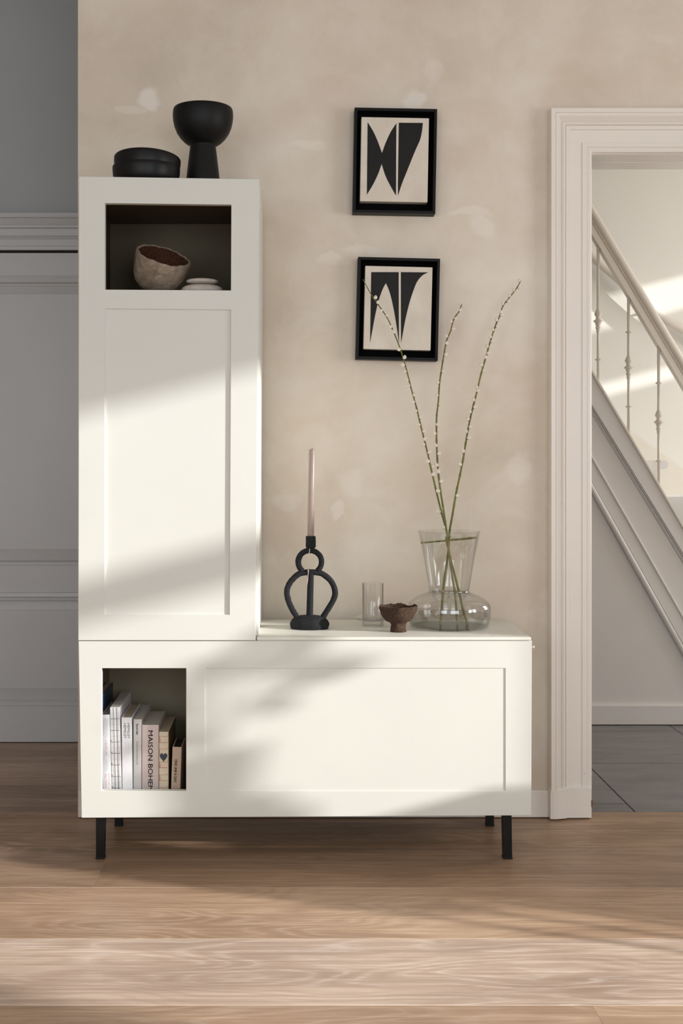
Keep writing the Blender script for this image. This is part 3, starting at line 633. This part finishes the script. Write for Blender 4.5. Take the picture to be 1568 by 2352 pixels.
def text(r, body, x0, x1, y0, y1, mat, yf=-.355, off=.0010, name='title', bold=0.0, parent=None):
    cu = bpy.data.curves.new('txt', 'FONT'); cu.body = body; cu.size = 1; cu.offset = 0; cu.resolution_u = 3; cu.space_character = 1.0
    to = bpy.data.objects.new('txt', cu); COL.objects.link(to); dg = bpy.context.evaluated_depsgraph_get()
    me = bpy.data.meshes.new_from_object(to.evaluated_get(dg)); bpy.data.objects.remove(to)
    xs = [v.co.x for v in me.vertices]; ys = [v.co.y for v in me.vertices]
    L = abs(Z(y0, yf)-Z(y1, yf)); Hh = abs(X(x1, yf)-X(x0, yf)); ax, ay = min(xs), min(ys); kx = L/(max(xs)-ax); ky = Hh/(max(ys)-ay)
    for v in me.vertices:
        a, b = (v.co.x-ax)*kx-L/2, (v.co.y-ay)*ky-Hh/2; v.co = Vector((b, 0, -a))
    wc = W((x0+x1)/2, (y0+y1)/2, yf); inv = r.matrix_basis.inverted(); lc_ = inv @ wc
    if bold:
        bm = bmesh.new(); bm.from_mesh(me); g0 = bm.verts[:]+bm.edges[:]+bm.faces[:]
        for dx, dz in ((bold*.02, 0), (-bold*.02, 0), (0, bold*.02), (0, -bold*.02)):
            r2 = bmesh.ops.duplicate(bm, geom=g0); vv = [g for g in r2['geom'] if isinstance(g, bmesh.types.BMVert)]; bmesh.ops.translate(bm, vec=(dx, 0, dz), verts=vv)
        bm.to_mesh(me); bm.free()
    me.materials.clear(); me.materials.append(mat)
    o = bpy.data.objects.new(name, me); COL.objects.link(o); o.parent = r; o.location = (lc_.x, -off, lc_.z); return o
ZS = -.355
# tall blue book standing at the very left
r, P_ = book('book', 'tall dark blue book standing behind the frame at the left end of the row', 213.6, 232.5, 1600, .232, 0, M['cov_blue'], M['pages_b'])
text(r, 'GOED', 0, 6, 0, 20, M['t_black']) if False else None
r, P_ = book('book', 'slim white book with faint pink lettering, second from the left', 237.2, 257.6, 1642, .205, -.028, M['cov_white'], M['pages'], board=.0016)
text(r, 'HEERLIJK', 241.2, 246.3, 1700, 1736, M['t_pink']); text(r, 'GWYNETH', 248.2, 253.3, 1776, 1811, M['t_pink']); text(r, 'PALTROW', 241.2, 245.8, 1778, 1810, M['t_pink'])
text(r, 'RECEPTEN', 237.6, 239.3, 1656, 1690, M['t_pale']); text(r, 'RECEPTEN DIE JE', 241.6, 243.6, 1650, 1695, M['t_pale']); text(r, 'GEZONDE LEKKERE', 245.6, 247.4, 1652, 1692, M['t_pale'])
text(r, 'VOOR ELKE DAG', 243.4, 245.0, 1743, 1771, M['t_pale']); text(r, 'VOORWOORD', 247.4, 248.9, 1746, 1768, M['t_pale'])
r, P_ = book('book', 'thick white book with bare sewn spine and black threads', 258.4, 280.4, 1625, .245, -.026, M['cov_white'], M['pages'], board=.0022, soft=True)
wd, hh = r['_w'], r['_h']; nS = 9
for k in range(nS):
    a = -wd/2+.0022+(wd-.0056)*k/nS; b = a+(wd-.0056)/nS*.86
    P_(MB().tube([((a+b)/2, .0006, .001), ((a+b)/2, .0006, hh-.001)], (b-a)/2, 8), 'signature', [M['cov_white'], M['t_tan'], M['cov_white'], M['cov_grey'], M['cov_white'], M['cov_white'], M['t_lilac'], M['cov_white'], M['t_tan']][k])
for k, (xx) in enumerate((.34, .68)): P_(MB().box((-wd/2+wd*xx, -.0009, .001), (-wd/2+wd*xx+.0008, .001, hh-.001)), 'fold_line', M['t_line'])
for k in range(15):
    zz = hh-.0165*(k+1)-.000
    if zz < .004: break
    P_(MB().box((-wd/2+.0015, -.0014, zz), (wd/2-.002, -.0004, zz+(.0009 if k % 2 else .0006))), 'thread', M['t_grey'] if k % 2 == 1 else M['t_pale'])
    if k % 2 == 1 and k > 4: P_(MB().box((-wd/2+.0015, -.0014, zz), (-wd/2+.0024, -.0004, zz+.006)), 'thread', M['t_grey'])
r, P_ = book('book', 'white hardback with small dark double title on its spine', 280.9, 305.2, 1648, .205, -.012, M['cov_white'], M['pages_b'])
text(r, 'HEMSLEY', 292.8, 298.0, 1661, 1696, M['t_black'], bold=-.0); text(r, 'HEMSLEY', 284.4, 289.8, 1661, 1696, M['t_black'])
text(r, 'THE ART OF', 294, 296.4, 1704, 1732, M['t_mint']); text(r, 'EATING WELL', 288.4, 290.6, 1704, 1734, M['t_mint'])
r, P_ = book('book', 'slim light grey hardback with a short grey title', 306, 325, 1652, .225, 0, M['cov_grey'], M['pages'], board=.002)
text(r, 'Rond klei', 312.8, 317.6, 1663, 1687, M['t_grey'], bold=.01); text(r, 'Michelle Heiden & Melissa Mills', 313.4, 316.8, 1702, 1756, M['t_grey'])
MB().box((0, 0, 0), (.001, .001, .001)) if False else None
r, P_ = book('book', 'thick pale mauve hardback with big black capitals on its spine', 325.6, 364.3, 1665, .212, 0, M['cov_pink'], M['pages'])
text(r, 'MAISON BOHEME', 340.2, 350.8, 1678, 1827, M['t_black'], bold=.008)
r, P_ = book('book', 'cream book with red stitched spine and a dark printed heart', 365.4, 386.6, 1681, .212, 0, M['cov_cream'], M['pages_b'], soft=True, right_mat=M['cov_olive'])
hx0, hx1 = 366.8, 385.0
def bar(xa, ya, xb, yb, t, nm='stitch'):
    p, q_ = W(xa, ya, ZS), W(xb, yb, ZS); i_ = r.matrix_basis.inverted(); p, q_ = i_@p, i_@q_; p.y = q_.y = -.0006
    d = (q_-p); s = Vector((-d.z, 0, d.x)).normalized()*t/2; e = Vector((0, .0005, 0))
    mb = MB().hexa([p-s, q_-s, q_+s, p+s], [p-s+e, q_-s+e, q_+s+e, p+s+e]); P_(mb, nm, M['t_red'])
for y_, kind in ((1691.5, 0), (1705.3, 1), (1720.5, 0), (1734.5, 2), (1750.5, 0), (1763.3, 1), (1779.3, 0), (1792.6, 1), (1808.3, 0)):
    bar(hx0-.4, y_, hx1, y_+.2, .0009 if kind else .0006)
    if kind == 1: bar(hx0, y_, hx0+3.2, y_-8, .0008)
    if kind != 0: bar(hx0-.4, y_, hx0-.4, y_-14, .0008)
    if kind == 0: bar(hx1, y_, hx1, y_-4, .0006)
hp = []
for i in range(40):
    t = 2*math.pi*i/40; hp.append((16*math.sin(t)**3/16, (13*math.cos(t)-5*math.cos(2*t)-2*math.cos(3*t)-math.cos(4*t))/15))
c_ = W(375.6, 1738.5, ZS); c_ = r.matrix_basis.inverted()@c_; kk = (D+ZS)/F
P_(MB().prism_y([(c_.x+a*8.5*kk, c_.z+b*10.5*kk) for a, b in hp], -.0012, -.0005), 'printed_heart', M['t_heart'])
r, P_ = book('book', 'small speckled tan book with narrow black lettering leaning at the right end', 391, 412.6, 1716, .112, .036, M['cov_tan'], M['pages_d'], board=.0030)
text(r, 'ONE LINE A DAY', 400.2, 406.2, 1744, 1797, M['t_black'], bold=.012)

# ================================================================== THINGS ON THE LOW CABINET
ZL = Z(1463.5, -.405)                  # its top surface
# ---- cast black candle holder
yh = -.225; dn = lambda a, b: W(640+a/9.8, 1220+b/9.8, yh); k1 = (D+yh)/F/9.8
ch = tag(empty('candle_holder', (dn(690, 0).x, yh, ZL)), 'black cast candle holder of two stacked rings on an oval foot', 'candle holder')
bm_ = MB(); zb_ = ZL; hb = dn(0, 1885).z-ZL; rb = 892*k1/2
pr = [(.0001, 0), (.86*rb, 0), (.95*rb, .08*hb), (rb, .30*hb), (.97*rb, .48*hb), (.86*rb, .70*hb), (.70*rb, .87*hb), (.45*rb, .96*hb), (.0001, hb)]
pr = [(max(.0001, a), b) for a, b in [tuple(v)[:2] for v in spline([Vector((a, b, 0)) for a, b in pr], 3)]]
bm_.lathe(pr, (dn(690, 0).x, yh, ZL), 48, fn=lambda p, a, r, z: Vector((p.x, yh+(p.y-yh)*.74, p.z))+Vector((mnoise.noise(p*45), mnoise.noise(p*45+Vector((9, 0, 0))), 0))*.0016*(1 if r > .01 else 0))
bm_.build('base', M['blackclay'], ch)
MB().tube(spline([dn(*p) for p in [(420, 1985), (385, 1900), (290, 1740), (215, 1560), (180, 1400), (205, 1250), (290, 1110), (420, 985), (560, 935), (720, 925), (880, 935), (1010, 980), (1140, 1085), (1235, 1230), (1267, 1400), (1225, 1550), (1130, 1720), (1020, 1900), (970, 1975)]], 6), 66*k1, 16, wob=.14).build('ring', M['blackclay'], ch)
MB().tube([dn(700+262*math.sin(t), 695-262*math.cos(t)) for t in [math.radians(-140+280*i/48) for i in range(49)]], 64*k1, 16, wob=.14).build('ring', M['blackclay'], ch)
MB().tube(spline([dn(*p) for p in [(715, 935), (712, 1200), (706, 1500), (700, 1750), (694, 1960)]], 6), 74*k1, 16, wob=.12).build('post', M['blackclay'], ch)
cpc = dn(720, 0).x; z0, z1 = dn(0, 385).z, dn(0, 108).z; rr = 113*k1
MB().lathe([(.0001, z0), (.8*rr, z0), (.97*rr, z0+.003), (rr, z0+.006), (rr*.98, (z0+z1)/2), (rr*1.02, z1-.004), (.96*rr, z1-.0008), (.74*rr, z1), (.70*rr, z1-.004), (.70*rr, z1-.016), (.0001, z1-.016)], (cpc, yh, 0), 32,
    fn=lambda p, a, r, z: p+Vector((mnoise.noise(p*80), mnoise.noise(p*80+Vector((4, 4, 0))), 0))*.0012).build('candle_cup', M['blackclay'], ch)
MB().tube([dn(*p)+Vector((0, -.0105, 0)) for p in [(690, 385), (692, 430), (685, 480), (672, 520)]], .0012, 8).build('wax_drip', M['waxdrip'], ch)
MB().tube([dn(*p)+Vector((0, -.0098, 0)) for p in [(660, 860), (662, 930), (655, 1010), (650, 1080), (643, 1150), (640, 1200)]], [.0018, .001, .0009, .001, .0008, .0004], 8).build('wax_drip', M['waxdrip'], ch)['label'] = 'thin pale trickle of wax'
# ---- taper candle
ca = W(713, 1231, yh); ca.x = cpc-.0005; cb_ = W(716.6, 1032, yh); cr0, cr1 = .0100, .0096
cnd = tag(empty('taper_candle', (ca.x, yh, z1-.0155)), 'tall slim mauve taupe candle standing in the black holder', 'candle')
axis = (cb_-ca).normalized(); st_ = ca-axis*.0155
st_.z = z1-.0152; st_.y = yh
MB().tube([st_, st_+axis*.02, (st_+cb_)/2, cb_-axis*.003, cb_], [cr0, cr0, (cr0+cr1)/2, cr1, cr1*.8], 28).build('wax', M['candle'], cnd)
MB().tube([cb_-axis*.002, cb_+axis*.003, cb_+axis*.0045+Vector((.001, 0, 0))], .0008, 8).build('wick', M['bud'], cnd)
# ---- clear glass light holder with a saucer-like collar
yg = -.165; gx_ = X(856, yg); kg = (D+yg)/F
gh = MB(); rg = .0322; zt2 = Z(1339, yg); zd = Z(1419, yg); t_ = .0014
gh.lathe([(rg-.0012, .001), (rg, 0.0002), (rg, zd-ZL-.004), (rg, zt2-ZL), (rg-t_*.5, zt2-ZL+.0006), (rg-t_, zt2-ZL), (rg-t_, .0022), (rg-.004, .002)], (gx_, yg, ZL), 64, closed=True)
go = gh.build('glass_candle_holder', M['thinglass'], loc=(gx_, yg, ZL)); tag(go, 'clear glass cylinder candle holder with a flared collar beside the brown bowl', 'candle holder')
Rd = .0645
MB().lathe([(rg+.0002, zd-ZL-.007), (.044, zd-ZL-.0065), (.056, zd-ZL-.003), (Rd, zd-ZL+.001), (Rd+.0004, zd-ZL+.0022), (Rd-.001, zd-ZL+.003), (.056, zd-ZL-.0008), (.044, zd-ZL-.0045), (rg+.0002, zd-ZL-.005)], (gx_, yg, ZL), 72, closed=True).build('collar', M['thinglass'], go)
# ---- brown footed bowl
yb_ = -.29; bx_ = X(914, yb_); kb = (D+yb_)/F
zr = Z(1392, yb_)-ZL
def ragged(p, a, r, z):
    if r < .001: return p
    d = Vector((math.cos(a), math.sin(a), 0)); p = p+d*(mnoise.noise(p*55)*.0042+mnoise.noise(p*160)*.0012)
    if z > zr-.004: p.z += .0055*mnoise.noise(Vector((math.cos(a)*2.2+4, math.sin(a)*2.2, 0)))+.0026*mnoise.noise(Vector((math.cos(a)*8, math.sin(a)*8, 3)))
    elif z > .0005: p.z += mnoise.noise(p*90+Vector((3, 3, 3)))*.001
    return p
pr = [(.0001, .0), (.0235, 0), (.0245, .002), (.0232, .012), (.0225, .022), (.0245, .027), (.033, .031), (.042, .040), (.0490, .051), (.0535, .062), (.0555, zr-.003), (.0560, zr), (.0525, zr+.0006), (.0505, zr-.004), (.0480, .060), (.0435, .050), (.035, .040), (.022, .034), (.0001, .032)]
bb_ = MB().lathe(pr, (bx_, yb_, ZL), 110, fn=ragged).build('footed_bowl', M['cocoa'], loc=(bx_, yb_, ZL)); bb_.location.z += .0002
tag(bb_, 'small rough brown footed bowl with a ragged rim', 'bowl')
# ---- big glass vase with water, three willow branches and a cross twig
yv = -.185; vx_ = X(1031, yv); kv = (D+yv)/F
zv = lambda py: Z(py, yv)-ZL
oprof = [(.080, 0), (.108, .0), (.1155, .003), (.1205, .012), (.1235, .03), (.1245, .050), (.1240, .062), (.1200, .072), (.108, .083), (.092, .092), (.076, .0985), (.0655, .1025), (.0612, .106), (.0605, .110), (.0625, .125), (.0760, .205), (.0925, zv(1221.5))]
tg = .0022
iprof = [(max(r-tg, .0001), z+(.004 if i < 2 else (.002 if i < 4 else 0))) for i, (r, z) in enumerate(oprof)]
vs_ = MB().lathe([(.0001, .0015)]+oprof+[(.0936, oprof[-1][1]+.0008), (.0928, oprof[-1][1]+.0018)]+iprof[::-1]+[(.0001, .005)], (vx_, yv, ZL+.0003), 96)
vo_ = vs_.build('glass_vase', M['glass'], loc=(vx_, yv, ZL+.0003)); tag(vo_, 'large clear glass vase with funnel neck and wide squat body holding willow', 'vase')
zw = zv(1411)
wp = [(.0001, .0056), (.100, .0056), (.1125, .0065), (.1178, .014), (.1208, .030), (.1214, zw-.0006), (.1200, zw), (.0001, zw)]
MB().lathe(wp, (vx_, yv, ZL+.0003), 96).build('water', M['water'], vo_)['label'] = 'shallow clear water in the vase foot'
def z1p(x, y): return (800+x/3.5636, 620+y/3.5636)
def z7p(x, y): return (780+x/3.409, 1180+y/3.409)
cat_mesh = None
def catkin_mesh():
    mb = MB(); L = .0112; r0 = .0058
    pr = [(.0001, 0)]+[(r0*math.sin(math.pi*min(1, t*.93+.07))**.62, L*t*1.25) for t in [i/8 for i in range(1, 8)]]+[(.0001, L*1.28)]
    mb.lathe(pr, (0, 0, 0), 12, fn=lambda p, a, r, z: p*(1+.10*mnoise.noise(p*900)) if r > .001 else p)
    me = mb.build('catkin', M['catkin']); return me
cat_src = catkin_mesh(); cat_data = cat_src.data; bpy.data.objects.remove(cat_src)
sc_ = MB().lathe([(.0001, -.0006), (.0020, 0), (.0025, .0014), (.0016, .0032), (.0001, .0040)], (0, 0, 0), 8).build('bud_scale', M['bud']); sc_data = sc_.data; bpy.data.objects.remove(sc_)
def branch(label, top, bot, ytop, ybot, cats, r_base, r_tip):
    pts = [z1p(*p) for p in top]+[z7p(*p) for p in bot]; n_ = len(pts)
    ys = [lerp(ytop, ybot, (i/(n_-1))**.8) for i in range(n_)]
    pw = [W(px, py, y) for (px, py), y in zip(pts, ys)]
    pw = spline(pw, 6); m_ = len(pw); rad = [lerp(r_tip, r_base, min(1, (i/m_)*1.05)**.7)*(1+.10*mnoise.noise(Vector((i*.9, r_base*1e4, 0)))) for i in range(m_)]
    for k in range(4, m_, 5): rad[k] *= 1.22
    o = MB().tube(pw, rad, 10).build('willow_branch', M['bark'], loc=pw[-1]); tag(o, label, 'branch', 'willow branches in the glass vase')
    inv = Matrix.Translation(-pw[-1])
    for i, (cx, cy) in enumerate(cats):
        px, py = z1p(cx, cy); best = min(range(m_), key=lambda k: (VX+pw[k].x*F/(D+pw[k].y)-px)**2+(VY-(pw[k].z-H)*F/(D+pw[k].y)-py)**2)
        b = pw[best]; tg_ = (pw[max(0, best-1)]-pw[min(m_-1, best+1)]).normalized()
        side = (W(px, py, b.y)-b); side.y = 0
        sd = side.normalized() if side.length > .0008 else Vector((0, -1, 0))
        sd = (sd+Vector((0, R.uniform(-.5, .1), 0))).normalized(); base = b+sd*rad[best]*.5-tg_*.003
        dirv = (tg_*.85+sd*.62).normalized(); q = dirv.to_track_quat('Z', 'Y')
        s = lerp(.85, 1.12, min(1, best/m_*1.6))*R.uniform(.9, 1.1)
        c = bpy.data.objects.new('catkin', cat_data); COL.objects.link(c); c.parent = o; c.matrix_local = inv @ Matrix.LocRotScale(base+dirv*.0012, q, Vector((s, s, s)))
        d2 = bpy.data.objects.new('bud_scale', sc_data); COL.objects.link(d2); d2.parent = o; d2.matrix_local = inv @ Matrix.LocRotScale(base-sd*.0006, q, Vector((s, s, s)))
    return o
branch('willow branch leaning left, its tip crossing the lower picture', [(118, 76), (185, 200), (240, 280), (322, 402), (385, 545), (435, 680), (478, 830), (513, 970), (552, 1110), (590, 1270), (640, 1470), (690, 1690), (742, 1910), (795, 2110), (815, 2180)],
       [(832, 190), (850, 275), (878, 400), (905, 500), (938, 630), (970, 770), (1012, 893)], -.075, -.165,
       [(222, 238), (243, 272), (271, 337), (318, 388), (338, 470), (375, 518), (414, 657), (460, 722), (449, 792), (476, 843), (490, 905), (503, 958), (545, 1025), (536, 1090), (560, 1160), (594, 1218), (576, 1280), (612, 1330), (626, 1392), (619, 1437), (662, 1503), (644, 1570), (680, 1620), (696, 1672), (741, 1995), (778, 2120)], .0034, .0011)
branch('middle willow branch, the shortest, rising almost straight up', [(928, 278), (905, 340), (862, 402), (835, 500), (803, 580), (783, 680), (765, 790), (745, 930), (735, 1080), (722, 1190), (720, 1300), (722, 1450), (733, 1640), (750, 1790), (772, 1930), (795, 2080), (808, 2180)],
       [(842, 190), (852, 280), (868, 400), (885, 520), (905, 650), (922, 897)], -.025, -.195,
       [(914, 290), (907, 338), (876, 402), (849, 433), (848, 495), (801, 552), (800, 607), (790, 707), (774, 840), (737, 930), (732, 1035), (750, 1105), (727, 1273), (710, 1350), (711, 1441), (743, 1515), (717, 1597), (736, 1662), (756, 1742), (738, 1825)], .0032, .0015)
branch('tallest willow branch leaning right towards the doorway', [(1412, 88), (1365, 165), (1310, 235), (1262, 300), (1240, 370), (1205, 450), (1178, 530), (1150, 620), (1120, 730), (1085, 850), (1050, 1000), (1012, 1150), (985, 1270), (962, 1400), (938, 1550), (908, 1700), (880, 1830), (850, 2010), (830, 2120), (826, 2180)],
       [(855, 190), (850, 280), (838, 380), (820, 500), (806, 640), (785, 897)], -.02, -.155,
       [(1396, 98), (1386, 148), (1345, 168), (1310, 212), (1303, 262), (1263, 286), (1246, 352), (1240, 377), (1203, 410), (1214, 474), (1182, 497), (1163, 555), (1171, 592), (1133, 631), (1140, 690), (1120, 722), (1086, 792), (1107, 835), (1052, 970), (1060, 990), (1014, 1062), (1036, 1132), (1002, 1173), (979, 1235), (1001, 1293), (962, 1331), (976, 1386), (931, 1485), (919, 1606), (898, 1850)], .0035, .0013)
tw = [W(*z7p(*p), yv-.012) for p in [(634, 229), (745, 218), (820, 212), (870, 205), (960, 198), (1040, 190), (1078, 187)]]
tw = spline(tw, 4); o = MB().tube(tw, [lerp(.0026, .0038, i/len(tw))*(1+.1*math.sin(i*2.1)) for i in range(len(tw))], 10).build('willow_twig', M['bark'], loc=tw[0]); tag(o, 'short green twig wedged across the mouth of the glass vase', 'twig')

# ================================================================== PICTURES
def picture(label, cxp, cyp, wpx, hpx, rot, inner, canv, shapes, c2l):
    yfr = -.006; kf = (D+yfr)/F; c = W(cxp, cyp, yfr)
    r = empty('framed_picture', (c.x, YW-.0005, c.z), (0, math.radians(rot), 0)); tag(r, label, 'picture', 'framed black and cream pictures'); bpy.context.view_layer.update()
    dep = YW-yfr; hw, hh_ = wpx*kf/2, hpx*kf/2; bw = .0088
    def P_(mb, nm, mat, bevel=0):
        o = mb.build(nm, mat); o.parent = r
        if bevel: bb = o.modifiers.new('bevel', 'BEVEL'); bb.width = bevel; bb.segments = 2; bb.limit_method = 'ANGLE'
        return o
    f = MB(); f.box((-hw, -dep, -hh_), (-hw+bw, 0, hh_)).box((hw-bw, -dep, -hh_), (hw, 0, hh_)).box((-hw+bw, -dep, hh_-bw), (hw-bw, 0, hh_)).box((-hw+bw, -dep, -hh_), (hw-bw, 0, -hh_+bw))
    P_(f, 'frame', M['frame'], .0008)
    P_(MB().box((-hw+bw, -.006, -hh_+bw), (hw-bw, -.001, hh_-bw)), 'backing', M['velvet'])
    inv = r.matrix_basis.inverted()
    ycv = yfr+.006
    L = lambda x, y, yy=ycv: (lambda v: (v.x, v.z))(inv @ W(*c2l(x, y), yy))
    pts = [L(*p) for p in canv]; cxs = [p[0] for p in pts]; czs = [p[1] for p in pts]
    x0, x1, z0, z1 = (cxs[0]+cxs[3])/2, (cxs[1]+cxs[2])/2, (czs[2]+czs[3])/2, (czs[0]+czs[1])/2
    P_(MB().box((x0, -dep+.006, z0), (x1, -.006, z1)), 'canvas', M['canvas'], .002)
    for i, sh in enumerate(shapes):
        pl = []
        for seg in sh:
            if seg[0] == 'c': pl += [tuple(v)[:2] for v in spline([Vector((x, y, 0)) for x, y in seg[1]], 6)]
            else: pl += seg[1]
        clean = []
        for p in pl:
            if not clean or (abs(p[0]-clean[-1][0])+abs(p[1]-clean[-1][1])) > 1: clean.append(p)
        if abs(clean[0][0]-clean[-1][0])+abs(clean[0][1]-clean[-1][1]) < 1: clean.pop()
        P_(MB().prism_y([L(*p) for p in clean], -dep+.0055, -dep+.0065), 'painted_shape', M['ink'])
zc = lambda x, y: (780+x/3.409, 220+y/3.409)
picture('upper framed picture with a black hourglass shape beside a slanted wedge', 906.9, 369, 189.6, 241, 1.05, None, [(165, 168), (696, 172), (690, 832), (162, 828)],
    [[('c', [(218, 207), (262, 280), (298, 360), (330, 447)]), ('c', [(332, 444), (358, 372), (398, 285), (443, 215)]), ('l', [(441, 500), (440, 780)]), ('c', [(438, 779), (400, 712), (358, 628), (328, 535)]), ('c', [(327, 537), (300, 612), (262, 692), (212, 775)])],
     [('l', [(462, 212), (650, 213)]), ('c', [(649, 225), (643, 280), (628, 345), (595, 420), (558, 510), (520, 605), (484, 695), (456, 783)]), ('l', [(455, 700)])]], zc)
picture('lower framed picture with a black pointed arch beside a curved horn shape', 913.6, 709.3, 188.4, 234.6, 1.35, None, [(196, 1335), (728, 1338), (710, 1992), (188, 1985)],
    [[('l', [(246, 1381), (461, 1381), (463, 1935)]), ('c', [(461, 1930), (450, 1840), (430, 1715), (408, 1605), (386, 1525), (361, 1468)]), ('c', [(359, 1470), (334, 1518), (305, 1600), (281, 1700), (258, 1820), (237, 1935)])],
     [('l', [(478, 1381)]), ('c', [(691, 1383), (645, 1408), (606, 1455), (580, 1515), (547, 1615), (517, 1735), (497, 1840), (480, 1937)]), ('l', [(478, 1700)])]], zc)

# ================================================================== ADDED OUT OF VIEW TO SHADE THE WINDOW LIGHT
sc2 = tag(empty('side_cabinet', (2.5, -1.2, 0)), 'low wooden side cabinet standing by the window outside the picture', 'cabinet')  # unseen blocker added for the floor shade
MB().box((2.3, -1.36, .30), (2.7, -1.06, .665)).build('body', M['oak'], sc2, bevel=.004)
for a in (2.32, 2.66):
    for b in (-1.34, -1.10): MB().box((a, b, 0), (a+.03, b+.03, .30)).build('leg', M['blackmetal'], sc2)
st2 = tag(empty('plant_stand', (2.5, -1.5, 0)), 'wooden box shaped plant stand by the window outside the picture', 'stand')  # unseen blocker added for shade on the floor and low front
MB().box((2.36, -1.615, .56), (2.64, -1.385, .838)).build('body', M['oak'], st2, bevel=.006)
for a in (2.37, 2.61):
    for b in (-1.60, -1.42): MB().box((a, b, 0), (a+.02, b+.02, .56)).build('leg', M['blackmetal'], st2)
pp = tag(empty('potted_plant', (2.5, -1.45, .84)), 'leafy potted plant on the plant stand outside the picture', 'plant')
MB().lathe([(.0001, 0), (.040, 0), (.056, .15), (.058, .17), (.050, .17), (.046, .14), (.0001, .14)], (2.5, -1.445, .839), 24).build('pot', M['blackclay'], pp)
rp = random.Random(11); leafm = plain('plant_leaf_green', srgb(60, 96, 48), .5)
def leaf(tip, dv, L_, k=.32):
    dv = dv.normalized(); sd = dv.cross(Vector((1, 0, .2))).normalized(); Wd = L_*k; nr = sd.cross(dv).normalized()
    n_ = 9; vs = []; 
    for i in range(n_):
        t = i/(n_-1); w_ = Wd*math.sin(math.pi*t**.8)**.9*.5 if 0 < t < 1 else .0004; c_ = tip+dv*L_*t-Vector((0, 0, 1))*L_*.18*t*t
        vs += [c_-sd*w_+nr*w_*.3, c_, c_+sd*w_+nr*w_*.3]
    mb = MB(); mb.add(vs, [(3*i+a, 3*i+a+1, 3*i+a+4, 3*i+a+3) for i in range(n_-1) for a in (0, 1)], True)
    o = mb.build('leaf', leafm, pp); sl_ = o.modifiers.new('thick', 'SOLIDIFY'); sl_.thickness = .0008
LEAVES = [(-1.40, 1.20, .5, .6, .12), (-1.42, 1.24, -.5, .5, .11), (-1.38, 1.17, .9, .1, .12), (-1.44, 1.17, -.8, .1, .10), (-1.41, 1.28, .2, .9, .10), (-1.37, 1.24, .8, .5, .10),
          (-1.45, 1.10, -.7, -.3, .09), (-1.40, 1.15, .3, -.4, .09), (-1.46, 1.22, -.6, .6, .08), (-1.36, 1.20, .6, -.2, .09), (-1.43, 1.02, -.2, .7, .08), (-1.46, 1.05, -.4, .5, .08), (-1.39, 1.30, .7, .4, .08),
          (-1.40, .86, .8, -.9, .09), (-1.38, .80, .4, -1, .08), (-1.47, 1.12, -.3, .8, .07)]
for y_, z_, dy, dz, L_ in LEAVES:
    x_ = 2.5+rp.uniform(-.05, .05); tip = Vector((x_, y_, z_)); root = Vector((2.5, -1.445, .98))
    MB().tube(spline([root, (root+tip)/2+Vector((0, -.01, .03)), tip], 5), .002, 6).build('stem', M['bark'], pp)
    leaf(tip, Vector((rp.uniform(-.25, .25), dy, dz)), L_, .62)
